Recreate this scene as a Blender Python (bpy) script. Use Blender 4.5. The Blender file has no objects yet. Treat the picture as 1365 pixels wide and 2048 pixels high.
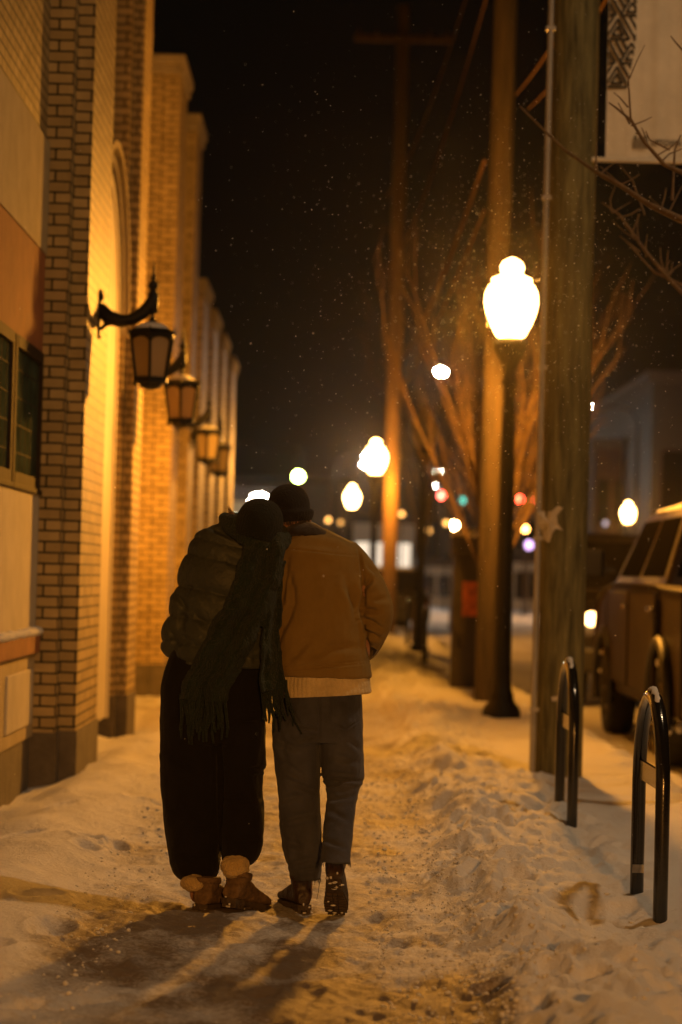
import bpy, bmesh, math, random
import numpy as np
from mathutils import Vector, Matrix
random.seed(7); rng = np.random.default_rng(7)
S = bpy.context.scene
C = S.collection
R = math.radians
# ---------------------------------------------------------------- camera
F_PX, CX, CY = 4835.6, 682.5, 1024.0
CAM_H = 1.42
ROLL = R(1.5)
_y = Vector(((665-CX)/F_PX, -(1150-CY)/F_PX, -1)).normalized()      # street direction seen by the camera
_z = Vector((math.sin(ROLL), math.cos(ROLL), 0)); _z = (_z - _y*_z.dot(_y)).normalized()
_x = _y.cross(_z)
ROT = Matrix((_x, _y, _z))                                          # camera -> world rotation
cam_d = bpy.data.cameras.new("camera"); cam = bpy.data.objects.new("camera", cam_d); C.objects.link(cam)
cam.matrix_world = Matrix.Translation((0, 0, CAM_H)) @ ROT.to_4x4()
cam_d.sensor_fit = 'VERTICAL'; cam_d.sensor_height = 36; cam_d.sensor_width = 24; cam_d.lens = 85
cam_d.clip_start = .1; cam_d.clip_end = 1500
cam_d.dof.use_dof = True; cam_d.dof.focus_distance = 10.2; cam_d.dof.aperture_fstop = 2.1; cam_d.dof.aperture_blades = 0
S.camera = cam
# ---------------------------------------------------------------- world: night sky, no sun
w = bpy.data.worlds.new("World"); S.world = w; w.use_nodes = True
bg = w.node_tree.nodes['Background']; bg.inputs[0].default_value = (.40, .26, .15, 1); bg.inputs[1].default_value = .0054
S.view_settings.view_transform = 'Standard'; S.view_settings.look = 'None'; S.view_settings.exposure = 0; S.view_settings.gamma = 1
cy = S.cycles
cy.max_bounces = 5; cy.diffuse_bounces = 2; cy.glossy_bounces = 3; cy.transmission_bounces = 4; cy.transparent_max_bounces = 8
cy.sample_clamp_indirect = 4; cy.caustics_reflective = False; cy.caustics_refractive = False
cy.use_denoising = True
# light colours and powers
WARM = (1, .37, .034); NEUTRAL = (1, .66, .36); COOL = (1, .86, .66)
L_MAIN = 860
def P(px, py, d):
    """world point of photo pixel (px, py) at distance d down the street"""
    v = ROT @ Vector(((px-CX)/F_PX, -(py-CY)/F_PX, -1)); return Vector((0, 0, CAM_H)) + v*(d/v.y)
def proj(V):
    q = (np.asarray(V) - np.array((0, 0, CAM_H))) @ np.array(ROT)
    return CX + F_PX*q[:, 0]/-q[:, 2], CY - F_PX*q[:, 1]/-q[:, 2]
# ---------------------------------------------------------------- noise
def _hash(ix, iy, iz, seed):
    n = (ix.astype(np.int64)*374761393 + iy.astype(np.int64)*668265263 + iz.astype(np.int64)*2147483647 + seed*974634777) & 0xffffffff
    n = ((n ^ (n >> 13))*1274126177) & 0xffffffff
    n = ((n ^ (n >> 16))*2246822519) & 0xffffffff
    return ((n ^ (n >> 15)) & 0xffff)/65535.*2-1
def vnoise(x, y, z=None, seed=0):
    x = np.asarray(x, float); y = np.asarray(y, float); z = np.zeros_like(x) if z is None else np.asarray(z, float)
    ix, iy, iz = np.floor(x), np.floor(y), np.floor(z); fx, fy, fz = x-ix, y-iy, z-iz
    sx, sy, sz = fx*fx*(3-2*fx), fy*fy*(3-2*fy), fz*fz*(3-2*fz); r = 0
    for a in (0, 1):
        for b in (0, 1):
            for c in (0, 1):
                r = r + (sx if a else 1-sx)*(sy if b else 1-sy)*(sz if c else 1-sz)*_hash(ix+a, iy+b, iz+c, seed)
    return r
def fbm(x, y, z=None, o=4, seed=0):
    r = 0; a = 1.; f = 1.
    for k in range(o):
        r = r + a*vnoise(np.asarray(x)*f, np.asarray(y)*f, None if z is None else np.asarray(z)*f, seed+k*13); a *= .5; f *= 2.03
    return r
def sstep(a, b, x):
    t = np.clip((x-a)/(b-a), 0, 1); return t*t*(3-2*t)
# ---------------------------------------------------------------- materials
def nodes(name):
    m = bpy.data.materials.new(name); m.use_nodes = True; nt = m.node_tree
    return m, nt, nt.nodes['Principled BSDF']
def N(nt, t, **kw):
    n = nt.nodes.new(t)
    for k, v in kw.items():
        if k in ('i',):
            for kk, vv in v.items(): n.inputs[kk].default_value = vv
        else: setattr(n, k, v)
    return n
def mat(name, col, rough=.6, metal=0, var=.25, scale=6, bump=.1, bscale=40, sheen=0, spec=.5, coat=0, stretch=(1, 1, 1), col2=None):
    m, nt, b = nodes(name); L = nt.links.new
    tc = N(nt, 'ShaderNodeTexCoord'); mp = N(nt, 'ShaderNodeMapping'); mp.inputs['Scale'].default_value = stretch
    L(tc.outputs['Object'], mp.inputs[0])
    no = N(nt, 'ShaderNodeTexNoise', i={'Scale': scale, 'Detail': 5, 'Roughness': .65}); L(mp.outputs[0], no.inputs['Vector'])
    rp = N(nt, 'ShaderNodeValToRGB'); rp.color_ramp.elements[0].position = .32; rp.color_ramp.elements[1].position = .7
    c2 = col2 or tuple(min(1, c*(1+var)) for c in col)
    rp.color_ramp.elements[0].color = (*[c*(1-var) for c in col], 1); rp.color_ramp.elements[1].color = (*c2, 1)
    L(no.outputs[0], rp.inputs[0]); L(rp.outputs[0], b.inputs['Base Color'])
    b.inputs['Roughness'].default_value = rough; b.inputs['Metallic'].default_value = metal
    b.inputs['Specular IOR Level'].default_value = spec; b.inputs['Coat Weight'].default_value = coat
    if sheen: b.inputs['Sheen Weight'].default_value = sheen; b.inputs['Sheen Roughness'].default_value = .5
    if bump:
        n2 = N(nt, 'ShaderNodeTexNoise', i={'Scale': bscale, 'Detail': 4}); L(mp.outputs[0], n2.inputs['Vector'])
        bp = N(nt, 'ShaderNodeBump', i={'Strength': bump, 'Distance': .02}); L(n2.outputs[0], bp.inputs['Height']); L(bp.outputs[0], b.inputs['Normal'])
    return m
def emit(name, col, strength):
    m = bpy.data.materials.new(name); m.use_nodes = True; nt = m.node_tree; nt.nodes.clear()
    e = N(nt, 'ShaderNodeEmission'); e.inputs[0].default_value = (*col, 1); e.inputs[1].default_value = strength
    o = N(nt, 'ShaderNodeOutputMaterial'); nt.links.new(e.outputs[0], o.inputs[0]); return m
def brick_mat(name, c1, c2, mortar, flip=False):
    m, nt, b = nodes(name); L = nt.links.new
    g = N(nt, 'ShaderNodeNewGeometry'); sp = N(nt, 'ShaderNodeSeparateXYZ'); L(g.outputs['Position'], sp.inputs[0])
    sn = N(nt, 'ShaderNodeSeparateXYZ'); L(g.outputs['True Normal'], sn.inputs[0])
    ab = N(nt, 'ShaderNodeMath', operation='ABSOLUTE'); L(sn.outputs[1], ab.inputs[0])
    gt = N(nt, 'ShaderNodeMath', operation='GREATER_THAN'); L(ab.outputs[0], gt.inputs[0]); gt.inputs[1].default_value = .5
    mx = N(nt, 'ShaderNodeMix', data_type='FLOAT'); L(gt.outputs[0], mx.inputs[0]); L(sp.outputs[1], mx.inputs[2])
    ad = N(nt, 'ShaderNodeMath', operation='ADD'); L(sp.outputs[0], ad.inputs[0]); ad.inputs[1].default_value = .0515 ; L(ad.outputs[0], mx.inputs[3])
    cb = N(nt, 'ShaderNodeCombineXYZ'); L(mx.outputs[0], cb.inputs[0]); L(sp.outputs[2], cb.inputs[1])
    wv = N(nt, 'ShaderNodeTexNoise', i={'Scale': 9., 'Detail': 2}); L(g.outputs['Position'], wv.inputs['Vector'])
    va = N(nt, 'ShaderNodeVectorMath', operation='MULTIPLY_ADD'); L(wv.outputs[1], va.inputs[0]); va.inputs[1].default_value = (.006, .006, 0); L(cb.outputs[0], va.inputs[2])
    bt = N(nt, 'ShaderNodeTexBrick', i={'Scale': 1., 'Mortar Size': .0072, 'Mortar Smooth': .15, 'Bias': 0., 'Brick Width': .206, 'Row Height': .0725, 'Color1': (*c1, 1), 'Color2': (*c2, 1), 'Mortar': (*mortar, 1)})
    bt.offset = .5; L(va.outputs[0], bt.inputs['Vector'])
    no = N(nt, 'ShaderNodeTexNoise', i={'Scale': 3., 'Detail': 6, 'Roughness': .7}); L(g.outputs['Position'], no.inputs['Vector'])
    rp = N(nt, 'ShaderNodeMapRange', i={1: .3, 2: .7, 3: .72, 4: 1.12}); L(no.outputs[0], rp.inputs[0])
    mu = N(nt, 'ShaderNodeMix', data_type='RGBA', blend_type='MULTIPLY'); mu.inputs[0].default_value = 1
    L(bt.outputs[0], mu.inputs[6]); L(rp.outputs[0], mu.inputs[7]); L(mu.outputs[2], b.inputs['Base Color'])
    n3 = N(nt, 'ShaderNodeTexNoise', i={'Scale': 70., 'Detail': 3}); L(g.outputs['Position'], n3.inputs['Vector'])
    sb = N(nt, 'ShaderNodeMath', operation='MULTIPLY_ADD'); L(n3.outputs[0], sb.inputs[0]); sb.inputs[1].default_value = .25
    iv = N(nt, 'ShaderNodeMath', operation='SUBTRACT'); iv.inputs[0].default_value = 1; L(bt.outputs[1], iv.inputs[1]); L(iv.outputs[0], sb.inputs[2])
    bp = N(nt, 'ShaderNodeBump', i={'Strength': .8, 'Distance': .008}); L(sb.outputs[0], bp.inputs['Height']); L(bp.outputs[0], b.inputs['Normal'])
    b.inputs['Roughness'].default_value = .55; b.inputs['Specular IOR Level'].default_value = .35
    return m
def snow_mat(name, dirt_attr=True, base=(.80, .80, .82), sss=True):
    m, nt, b = nodes(name); L = nt.links.new
    g = N(nt, 'ShaderNodeNewGeometry')
    n1 = N(nt, 'ShaderNodeTexNoise', i={'Scale': 5., 'Detail': 8, 'Roughness': .72}); L(g.outputs['Position'], n1.inputs['Vector'])
    nf = N(nt, 'ShaderNodeTexNoise', i={'Scale': 60., 'Detail': 5, 'Roughness': .7}); L(g.outputs['Position'], nf.inputs['Vector'])
    if dirt_attr:
        at = N(nt, 'ShaderNodeAttribute', attribute_name='dirt')
        a = N(nt, 'ShaderNodeMath', operation='MULTIPLY_ADD'); L(n1.outputs[0], a.inputs[0]); a.inputs[1].default_value = 1.1; L(at.outputs['Fac'], a.inputs[2])
        a2 = N(nt, 'ShaderNodeMath', operation='MULTIPLY_ADD'); L(nf.outputs[0], a2.inputs[0]); a2.inputs[1].default_value = 1.0; L(a.outputs[0], a2.inputs[2])
        mr = N(nt, 'ShaderNodeMapRange', i={1: 1.42, 2: 2.05}); L(a2.outputs[0], mr.inputs[0])
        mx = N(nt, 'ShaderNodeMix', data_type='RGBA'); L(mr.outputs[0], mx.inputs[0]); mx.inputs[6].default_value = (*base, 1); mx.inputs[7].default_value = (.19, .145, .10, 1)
        L(mx.outputs[2], b.inputs['Base Color'])
        rr = N(nt, 'ShaderNodeMapRange', i={3: .8, 4: .62}); L(mr.outputs[0], rr.inputs[0]); L(rr.outputs[0], b.inputs['Roughness'])
    else:
        b.inputs['Base Color'].default_value = (*base, 1); b.inputs['Roughness'].default_value = .8
    b.inputs['Specular IOR Level'].default_value = .3
    n2 = N(nt, 'ShaderNodeTexNoise', i={'Scale': 28., 'Detail': 7, 'Roughness': .7}); L(g.outputs['Position'], n2.inputs['Vector'])
    bp = N(nt, 'ShaderNodeBump', i={'Strength': .8, 'Distance': .028}); L(n2.outputs[0], bp.inputs['Height']); L(bp.outputs[0], b.inputs['Normal'])
    return m
M = {}
M['brick'] = brick_mat('brick', (.50, .375, .18), (.36, .265, .12), (.018, .015, .010))
M['stone'] = mat('plinth_stone', (.12, .10, .075), .8, var=.3, scale=5, bump=.3)
M['cap'] = mat('cornice_stone', (.28, .23, .16), .8, var=.25, scale=4)
M['cream'] = mat('cream_stucco', (.52, .47, .38), .85, var=.12, scale=3, bump=.2, bscale=120)
M['beige'] = mat('beige_stucco', (.42, .34, .20), .85, var=.14, scale=4, bump=.25, bscale=120)
M['terracotta'] = mat('terracotta_stucco', (.30, .115, .045), .85, var=.2, scale=5, bump=.25, bscale=120)
M['whitepaint'] = mat('white_paint', (.56, .50, .40), .45, var=.08, scale=8, bump=.05)
M['metal'] = mat('window_metal', (.035, .024, .015), .8, spec=.15, metal=0, var=.2)
M['black'] = mat('black_iron', (.006, .0055, .005), .5, spec=.3, var=.4, scale=14, bump=.15, bscale=60)
M['gloss'] = mat('black_gloss_paint', (.010, .010, .010), .16, var=.3, scale=20, bump=.05, bscale=90, coat=.4)
M['wood'] = mat('pole_wood', (.068, .062, .026), .85, var=.6, scale=5, bump=.9, bscale=16, stretch=(4, 4, .4), col2=(.23, .205, .09))
M['wood2'] = mat('brown_pole_wood', (.034, .023, .011), .9, var=.5, scale=5, bump=.9, bscale=12, stretch=(5, 5, .3), col2=(.068, .045, .020))
M['wood3'] = mat('far_pole_wood', (.12, .07, .03), .85, var=.3, scale=5, bump=.4, bscale=12, stretch=(5, 5, .3))
M['conduit'] = mat('grey_conduit', (.33, .31, .29), .5, var=.15, metal=.2)
M['bark'] = mat('bark', (.11, .066, .03), .85, var=.35, scale=12, bump=.3)
M['cable'] = mat('cable', (.13, .075, .035), 1, var=.2, spec=0)
M['snow'] = snow_mat('snow', False)
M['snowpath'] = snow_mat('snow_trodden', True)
M['road'] = snow_mat('road_slush', True, base=(.62, .60, .58))
M['ground'] = mat('ground_snow', (.5, .49, .48), .9, var=.2, scale=.4)
M['banner'] = mat('banner_cloth', (.66, .60, .50), .8, var=.1, scale=5, bump=.05)
M['ink'] = mat('black_ink', (.02, .018, .015), .7, var=.2, bump=0)
M['orangesign'] = mat('orange_poster', (.42, .09, .02), .6, var=.5, scale=9)
M['darkpaint'] = mat('dark_cabinet_paint', (.028, .018, .012), .6, var=.4)
M['paper'] = mat('torn_paper', (.55, .50, .42), .8, var=.2, scale=30)
M['car'] = mat('car_paint', (.030, .018, .010), .45, metal=0, var=.35, scale=3, bump=.05, spec=.12)
M['carsilver'] = mat('silver_car_paint', (.03, .026, .024), .3, metal=.4, var=.25, scale=3, bump=.05, coat=.6)
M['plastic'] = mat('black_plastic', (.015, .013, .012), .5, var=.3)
M['tyre'] = mat('tyre_rubber', (.02, .018, .016), .8, var=.5, scale=20, bump=.6, bscale=30)
M['rim'] = mat('rim_metal', (.18, .16, .14), .35, metal=.8, var=.3)
M['chrome'] = mat('chrome', (.6, .58, .55), .12, metal=1, var=.1, bump=0)
def glass(name, col=(.03, .03, .03), rough=.05):
    m, nt, b = nodes(name); b.inputs['Base Color'].default_value = (*col, 1); b.inputs['Roughness'].default_value = rough
    b.inputs['Specular IOR Level'].default_value = 0; return m
M['carglass'] = glass('car_glass', (.008, .007, .006), .55)
def frosted():
    m, nt, b = nodes('frosted_pane'); b.inputs['Base Color'].default_value = (.45, .36, .22, 1); b.inputs['Roughness'].default_value = .35
    t = N(nt, 'ShaderNodeBsdfTranslucent'); t.inputs[0].default_value = (.5, .36, .2, 1)
    mx = N(nt, 'ShaderNodeMixShader'); mx.inputs[0].default_value = .4
    o = nt.nodes['Material Output']; nt.links.new(b.outputs[0], mx.inputs[1]); nt.links.new(t.outputs[0], mx.inputs[2]); nt.links.new(mx.outputs[0], o.inputs[0]); return m
M['frost'] = frosted()
# ---------------------------------------------------------------- mesh builder
class MB:
    def __init__(s): s.v = []; s.f = []; s.s = []
    def add(s, vs, fs, smooth=False):
        b = len(s.v); s.v += [tuple(v) for v in vs]; s.f += [tuple(i+b for i in f) for f in fs]; s.s += [smooth]*len(fs); return s
    def box(s, x0, x1, y0, y1, z0, z1, bev=0):
        if bev:
            bm = bmesh.new(); bmesh.ops.create_cube(bm, size=1)
            for v in bm.verts: v.co = Vector(((x0+x1)/2+v.co.x*(x1-x0), (y0+y1)/2+v.co.y*(y1-y0), (z0+z1)/2+v.co.z*(z1-z0)))
            bmesh.ops.bevel(bm, geom=bm.edges[:], offset=bev, segments=2, affect='EDGES', profile=.5)
            bm.verts.index_update(); s.add([v.co for v in bm.verts], [[v.index for v in f.verts] for f in bm.faces]); bm.free(); return s
        return s.add([(x0, y0, z0), (x1, y0, z0), (x1, y1, z0), (x0, y1, z0), (x0, y0, z1), (x1, y0, z1), (x1, y1, z1), (x0, y1, z1)],
                     [(0, 3, 2, 1), (4, 5, 6, 7), (0, 1, 5, 4), (1, 2, 6, 5), (2, 3, 7, 6), (3, 0, 4, 7)])
    def rings(s, rings, smooth=True, cap=True, closed=False):
        n = len(rings[0]); vs = [p for r in rings for p in r]; fs = []
        m = len(rings)
        for i in range(m if closed else m-1):
            j = (i+1) % m
            for k in range(n): fs.append((i*n+k, i*n+(k+1) % n, j*n+(k+1) % n, j*n+k))
        s.add(vs, fs, smooth)
        if cap and not closed:
            s.add(rings[0], [tuple(range(n))[::-1]]); s.add(rings[-1], [tuple(range(n))])
        return s
    def tube(s, pts, rad, n=8, cap=True, smooth=True):
        pts = [Vector(p) for p in pts]; rad = rad if hasattr(rad, '__len__') else [rad]*len(pts); rs = []; u = None
        for i, p in enumerate(pts):
            t = (pts[min(i+1, len(pts)-1)]-pts[max(i-1, 0)]).normalized()
            if u is None: u = t.orthogonal().normalized()
            u = (u - t*u.dot(t)); u = u.normalized() if u.length > 1e-6 else t.orthogonal().normalized()
            v = t.cross(u); rs.append([p+(u*math.cos(a)+v*math.sin(a))*rad[i] for a in [2*math.pi*k/n for k in range(n)]])
        return s.rings(rs, smooth, cap)
    def lathe(s, c, prof, n=20, smooth=True):
        c = Vector(c); return s.rings([[c+Vector((r*math.cos(2*math.pi*k/n), r*math.sin(2*math.pi*k/n), z)) for k in range(n)] for r, z in prof], smooth)
    def ell(s, c, r, nu=12, nv=8):
        c = Vector(c)
        return s.rings([[c+Vector((r[0]*math.sin(t)*math.cos(a), r[1]*math.sin(t)*math.sin(a), r[2]*math.cos(t))) for a in [2*math.pi*k/nu for k in range(nu)]]
                        for t in [math.pi*(.02+.96*j/nv) for j in range(nv, -1, -1)]])
    def prism(s, poly, axis, a, b):
        """poly of 2-D points swept between a and b along axis 0 (poly = y,z) or 1 (poly = x,z)"""
        mk = (lambda p, t: (t, p[0], p[1])) if axis == 0 else (lambda p, t: (p[0], t, p[1]))
        n = len(poly); s.add([mk(p, a) for p in poly]+[mk(p, b) for p in poly], [tuple(range(n))[::-1], tuple(range(n, 2*n))]+[(k, (k+1) % n, n+(k+1) % n, n+k) for k in range(n)]); return s
    def mesh(s, name):
        me = bpy.data.meshes.new(name); me.from_pydata(s.v, [], s.f); me.polygons.foreach_set('use_smooth', s.s); me.update()
        bm = bmesh.new(); bm.from_mesh(me); bmesh.ops.recalc_face_normals(bm, faces=bm.faces); bm.to_mesh(me); bm.free(); return me
    def build(s, name, m, parent=None, **kw):
        return link(name, s.mesh(name), m, parent, **kw)
def link(name, me, m, parent=None, **kw):
    o = bpy.data.objects.new(name, me); C.objects.link(o)
    if m: me.materials.clear(); me.materials.append(m)
    if parent: o.parent = parent; o.matrix_parent_inverse = world_of(parent).inverted()
    for k, v in kw.items(): o[k] = v
    return o
def world_of(o):
    m = o.matrix_basis.copy()
    return (world_of(o.parent) @ o.matrix_parent_inverse @ m) if o.parent else m
def empty(name, loc, label, cat, group=None, rz=0):
    o = bpy.data.objects.new(name, None); C.objects.link(o); o.location = loc; o.rotation_euler = (0, 0, rz); o.empty_display_size = .2
    o['label'] = label; o['category'] = cat
    if group: o['group'] = group
    return o
def dup(root, loc, label=None, rz=None, group=None, scale=None):
    r = root.copy(); C.objects.link(r); r.location = loc
    if label: r['label'] = label
    if group: r['group'] = group
    if rz is not None: r.rotation_euler = (0, 0, rz)
    if scale: r.scale = scale
    def kids(a, b):
        for ch in [o for o in list(S.objects) if o.parent == a]:
            c = ch.copy(); C.objects.link(c); c.parent = b; kids(ch, c)
    kids(root, r); return r
# ================================================================= SETTING
def ground_h(x, y):
    """height and dirt of the snow on the pavement"""
    wob = .09*vnoise(y*.45, y*0, seed=5)
    pl = -.86+wob; pr = .50+.10*vnoise(y*.6, y*0, seed=9)
    left = sstep(0, .55, pl-x); right = sstep(0, .30, x-pr)
    z = .012*fbm(x*1.2, y*.8, o=3, seed=1)
    path = (1-left)*(1-right)
    z = z + path*(.011*fbm(x*7, y*5, o=4, seed=2)+.006*fbm(x*22, y*16, o=3, seed=3))
    z = z + left*(.040+.055*fbm(x*1.3+4, y*.75, o=3, seed=4)+.014*fbm(x*4, y*2.6, o=3, seed=6)) - .085*sstep(-1.5, -1.9, x)
    ridge = np.exp(-((x-pr-.34)/.30)**2)
    lump = fbm(x*3.6, y*2.4, o=5, seed=8)
    churn = sstep(0, .22, x-pr)*(1-sstep(.75, 1.25, x-pr+.2*vnoise(y*.5, y*0, seed=19)))
    z = z + right*.075 + ridge*.060 + churn*(.060*lump+.030*np.abs(fbm(x*7, y*4.5, o=4, seed=11))-.012)
    z = z + right*(1-churn)*.012*fbm(x*1.6, y*1.1, o=4, seed=12)
    z = z - .17*sstep(2.15, 2.55, x+.06*vnoise(y*1.5, y*0, seed=14)) + .04*np.exp(-((x-2.3)/.2)**2)*(1+fbm(x*5, y*4, seed=15))
    for (dx, dy, sx, sy, dp, ang) in DENTS:
        c, s_ = math.cos(ang), math.sin(ang); m = (np.abs(x-dx) < .3) & (np.abs(y-dy) < .4)
        if m.any():
            u = ((x-dx)*c+(y-dy)*s_)/sx; v = (-(x-dx)*s_+(y-dy)*c)/sy; q = u*u+v*v
            z = z + np.where(m, -dp*np.exp(-q**2)+dp*.35*np.exp(-((np.sqrt(q)-1.35)/.28)**2), 0)
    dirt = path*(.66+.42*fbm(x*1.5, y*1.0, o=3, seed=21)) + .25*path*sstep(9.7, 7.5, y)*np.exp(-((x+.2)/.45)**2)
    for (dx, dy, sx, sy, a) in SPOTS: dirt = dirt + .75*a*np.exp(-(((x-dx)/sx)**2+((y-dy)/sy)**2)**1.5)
    dirt = dirt - .25*(1-path) + .4*sstep(2.2, 2.6, x)
    dirt = dirt*np.clip(1-(y-14)/40, .35, 1)
    return z, dirt
DENTS = []; SPOTS = []
for k in range(95):
    yy = 7.2*math.exp(random.random()*1.35); xx = random.choice((random.uniform(-1.9, -.95), random.uniform(.55, 1.35), random.uniform(.5, 1.1)))
    DENTS.append((xx, yy, random.uniform(.05, .075), random.uniform(.11, .16), random.uniform(.02, .05), random.uniform(-.6, .6)))
for k in range(70):
    yy = 7.2*math.exp(random.random()*1.2); DENTS.append((random.uniform(-.8, .45), yy, random.uniform(.045, .06), random.uniform(.11, .15), random.uniform(.008, .016), random.uniform(-.3, .3)))
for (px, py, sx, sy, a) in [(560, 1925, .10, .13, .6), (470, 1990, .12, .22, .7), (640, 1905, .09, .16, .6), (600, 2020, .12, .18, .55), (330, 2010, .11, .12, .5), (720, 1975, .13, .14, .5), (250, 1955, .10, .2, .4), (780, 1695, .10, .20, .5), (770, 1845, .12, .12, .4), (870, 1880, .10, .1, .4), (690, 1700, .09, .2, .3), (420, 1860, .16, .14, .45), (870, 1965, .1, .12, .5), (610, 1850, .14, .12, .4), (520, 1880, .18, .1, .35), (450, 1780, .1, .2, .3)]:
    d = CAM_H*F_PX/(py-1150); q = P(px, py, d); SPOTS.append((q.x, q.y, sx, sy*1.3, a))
for k in range(40): SPOTS.append((random.uniform(-.75, .4), random.uniform(7, 20), random.uniform(.05, .09), random.uniform(.12, .2), random.uniform(.15, .45)))
def grid(name, xs, ys, fn, m, **kw):
    X, Y = np.meshgrid(xs, ys); Z, D = fn(X, Y); nx, ny = len(xs), len(ys)
    me = bpy.data.meshes.new(name); me.vertices.add(nx*ny); me.vertices.foreach_set('co', np.stack([X, Y, Z], -1).astype(np.float32).ravel())
    i = (np.arange(ny-1)[:, None]*nx+np.arange(nx-1)[None]).ravel(); q = np.stack([i, i+1, i+nx+1, i+nx], -1).ravel()
    me.loops.add(len(q)); me.loops.foreach_set('vertex_index', q.astype(np.int32)); me.polygons.add(len(i))
    me.polygons.foreach_set('loop_start', (np.arange(len(i))*4).astype(np.int32)); me.polygons.foreach_set('use_smooth', np.ones(len(i), bool))
    at = me.attributes.new('dirt', 'FLOAT', 'POINT'); at.data.foreach_set('value', D.astype(np.float32).ravel())
    me.update(calc_edges=True); me.validate(); return link(name, me, m, **kw)
ys = [-14.]
while ys[-1] < 64: ys.append(ys[-1]+(.12 if ys[-1] < 6.6 else max(.016, .0023*ys[-1])))
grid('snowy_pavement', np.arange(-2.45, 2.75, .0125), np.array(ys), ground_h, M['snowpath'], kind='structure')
def road_h(x, y):
    z = -.10+.020*fbm(x*1.5, y*.7, o=4, seed=31)+.03*np.abs(fbm(x*.9, y*.12, o=4, seed=33))
    far = sstep(50, 70, y)
    return z*(1-far)-.06*far, .15+.40*fbm(x*1.1, y*.18, o=3, seed=35)+.25*sstep(3, 5, x)*(1-far)-.1*far
ys2 = [-14.]
while ys2[-1] < 230: ys2.append(ys2[-1]+max(.12, .012*ys2[-1]))
grid('road', np.concatenate([np.arange(-40, 2, 1.5), np.arange(2, 9, .06), np.arange(9, 50, 1.5)]), np.array(ys2), road_h, M['road'], kind='structure')
MB().add([(-700, -700, -.35), (700, -700, -.35), (700, 900, -.35), (-700, 900, -.35)], [(0, 1, 2, 3)]).build('ground', M['ground'], kind='structure')

# ================================================================= BUILDINGS
b1 = empty('brick_building', (-5, 16, 0), 'tall tan brick building with pilasters and stucco shopfront along the snowy pavement', 'building')
TOP = 7.20
wl = MB()
wl.box(-9, -1.97, -14, 16, 4.23, TOP); wl.box(-9, -2.02, -14, 21.9, -.1, 4.2); wl.box(-8.9, -2.0, 15.9, 21.85, 4.1, TOP+.02); wl.box(-8.8, -2.36, 21.8, 33.4, -.1, TOP)
wl.build('wall', M['brick'], b1)
# shopfront panels on the street side, camera end
MB().box(-2.06, -1.965, -13.9, 15.97, -.1, .31).build('plinth', M['stone'], b1)
lp = MB().box(-2.05, -1.95, -13.9, 15.98, .31, .86); lp.build('lower_panel', M['beige'], b1)
for a in (15.2, 13.6, 12.0, 10.4):
    MB().box(-1.96, -1.935, a-.62, a+.62, .40, .76, .008).build('inset_panel', M['cream'], b1)
MB().box(-2.05, -1.915, -13.9, 15.98, .86, .995, .008).build('red_band', M['terracotta'], b1)
MB().box(-2.04, -1.95, -13.9, 15.98, .995, 1.93).build('cream_panel', M['cream'], b1)
MB().box(-2.05, -1.955, -13.9, 15.98, 2.83, 3.49).build('terracotta_panel', M['terracotta'], b1)
MB().box(-2.05, -1.945, -13.9, 15.98, 3.49, 4.23).build('beige_panel', M['beige'], b1)
sn = MB()
for k in range(120):
    a = 15.95-k*.12; sn.ell((-1.935, a, 1.0), (.035+.012*random.random(), .09, .025+.012*random.random()), 8, 4)
sn.build('ledge_snow', M['snow'], b1)
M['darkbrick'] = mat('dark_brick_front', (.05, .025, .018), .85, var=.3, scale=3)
M['winglass'] = mat('window_glass', (.05, .07, .05), .6, var=.4, scale=4, bump=.02, spec=0)
for y0, y1 in ((14.62, 15.93), (13.2, 14.5), (11.8, 13.1), (10.4, 11.7)):
    f = MB()
    f.box(-2.0, -1.943, y0-.03, y0+.05, 1.93, 2.83); f.box(-2.0, -1.943, y1-.05, y1+.03, 1.93, 2.83)
    f.box(-2.0, -1.94, y0+.05, y1-.05, 1.93, 2.0); f.box(-2.0, -1.94, y0+.05, y1-.05, 2.76, 2.83)
    w_ = f.build('window', M['metal'], b1)
    MB().box(-1.99, -1.965, y0+.05, y1-.05, 2.0, 2.76).build('pane', M['winglass'], w_)
    br = MB()
    for k in range(5): br.box(-1.966, -1.962, y0+.05+(k+.5)*(y1-y0-.1)/5-.004, y0+.05+(k+.5)*(y1-y0-.1)/5+.004, 2.0, 2.76)
    for k in range(4): br.box(-1.965, -1.962, y0+.05, y1-.05, 2.12+k*.17, 2.126+k*.17)
    br.build('window_bars', M['metal'], w_)
    MB().box(-2.0, -1.93, y0-.05, y1+.05, 1.895, 1.93, .006).build('sill', M['metal'], w_)
def pilaster(xa, xb, y0, y1, top, step=.2, cap=True, plinth=.33, inner=-2.6):
    p = MB().box(inner, xa, y0, y1, -.1, top); p.box(inner, xb, y0+step, y1-step, -.1, top)
    o = p.build('pilaster', M['brick'], b_cur)
    q = MB().box(inner, xa+.012, y0-.012, y1+.012, -.1, plinth); q.box(inner, xb+.012, y0+step-.012, y1-step+.012, -.1, plinth+.002)
    q.build('plinth', M['stone'], o)
    if cap:
        c = MB().box(inner, xb+.03, y0-.04, y1+.03, top, top+.10, .01); c.box(inner, xb+.06, y0-.07, y1+.05, top+.10, top+.22, .02)
        c.build('cornice', M['cap'], o)
    return o
b_cur = b1
pilaster(-1.805, -1.69, 16.0, 17.85, TOP+.6)
pilaster(-1.86, -1.76, 20.9, 22.0, TOP+.6, step=.12)
pilaster(-2.12, -1.92, 28.0, 29.5, TOP, step=.12)
pilaster(-2.08, -1.93, 31.6, 33.0, TOP, step=.12)
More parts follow.
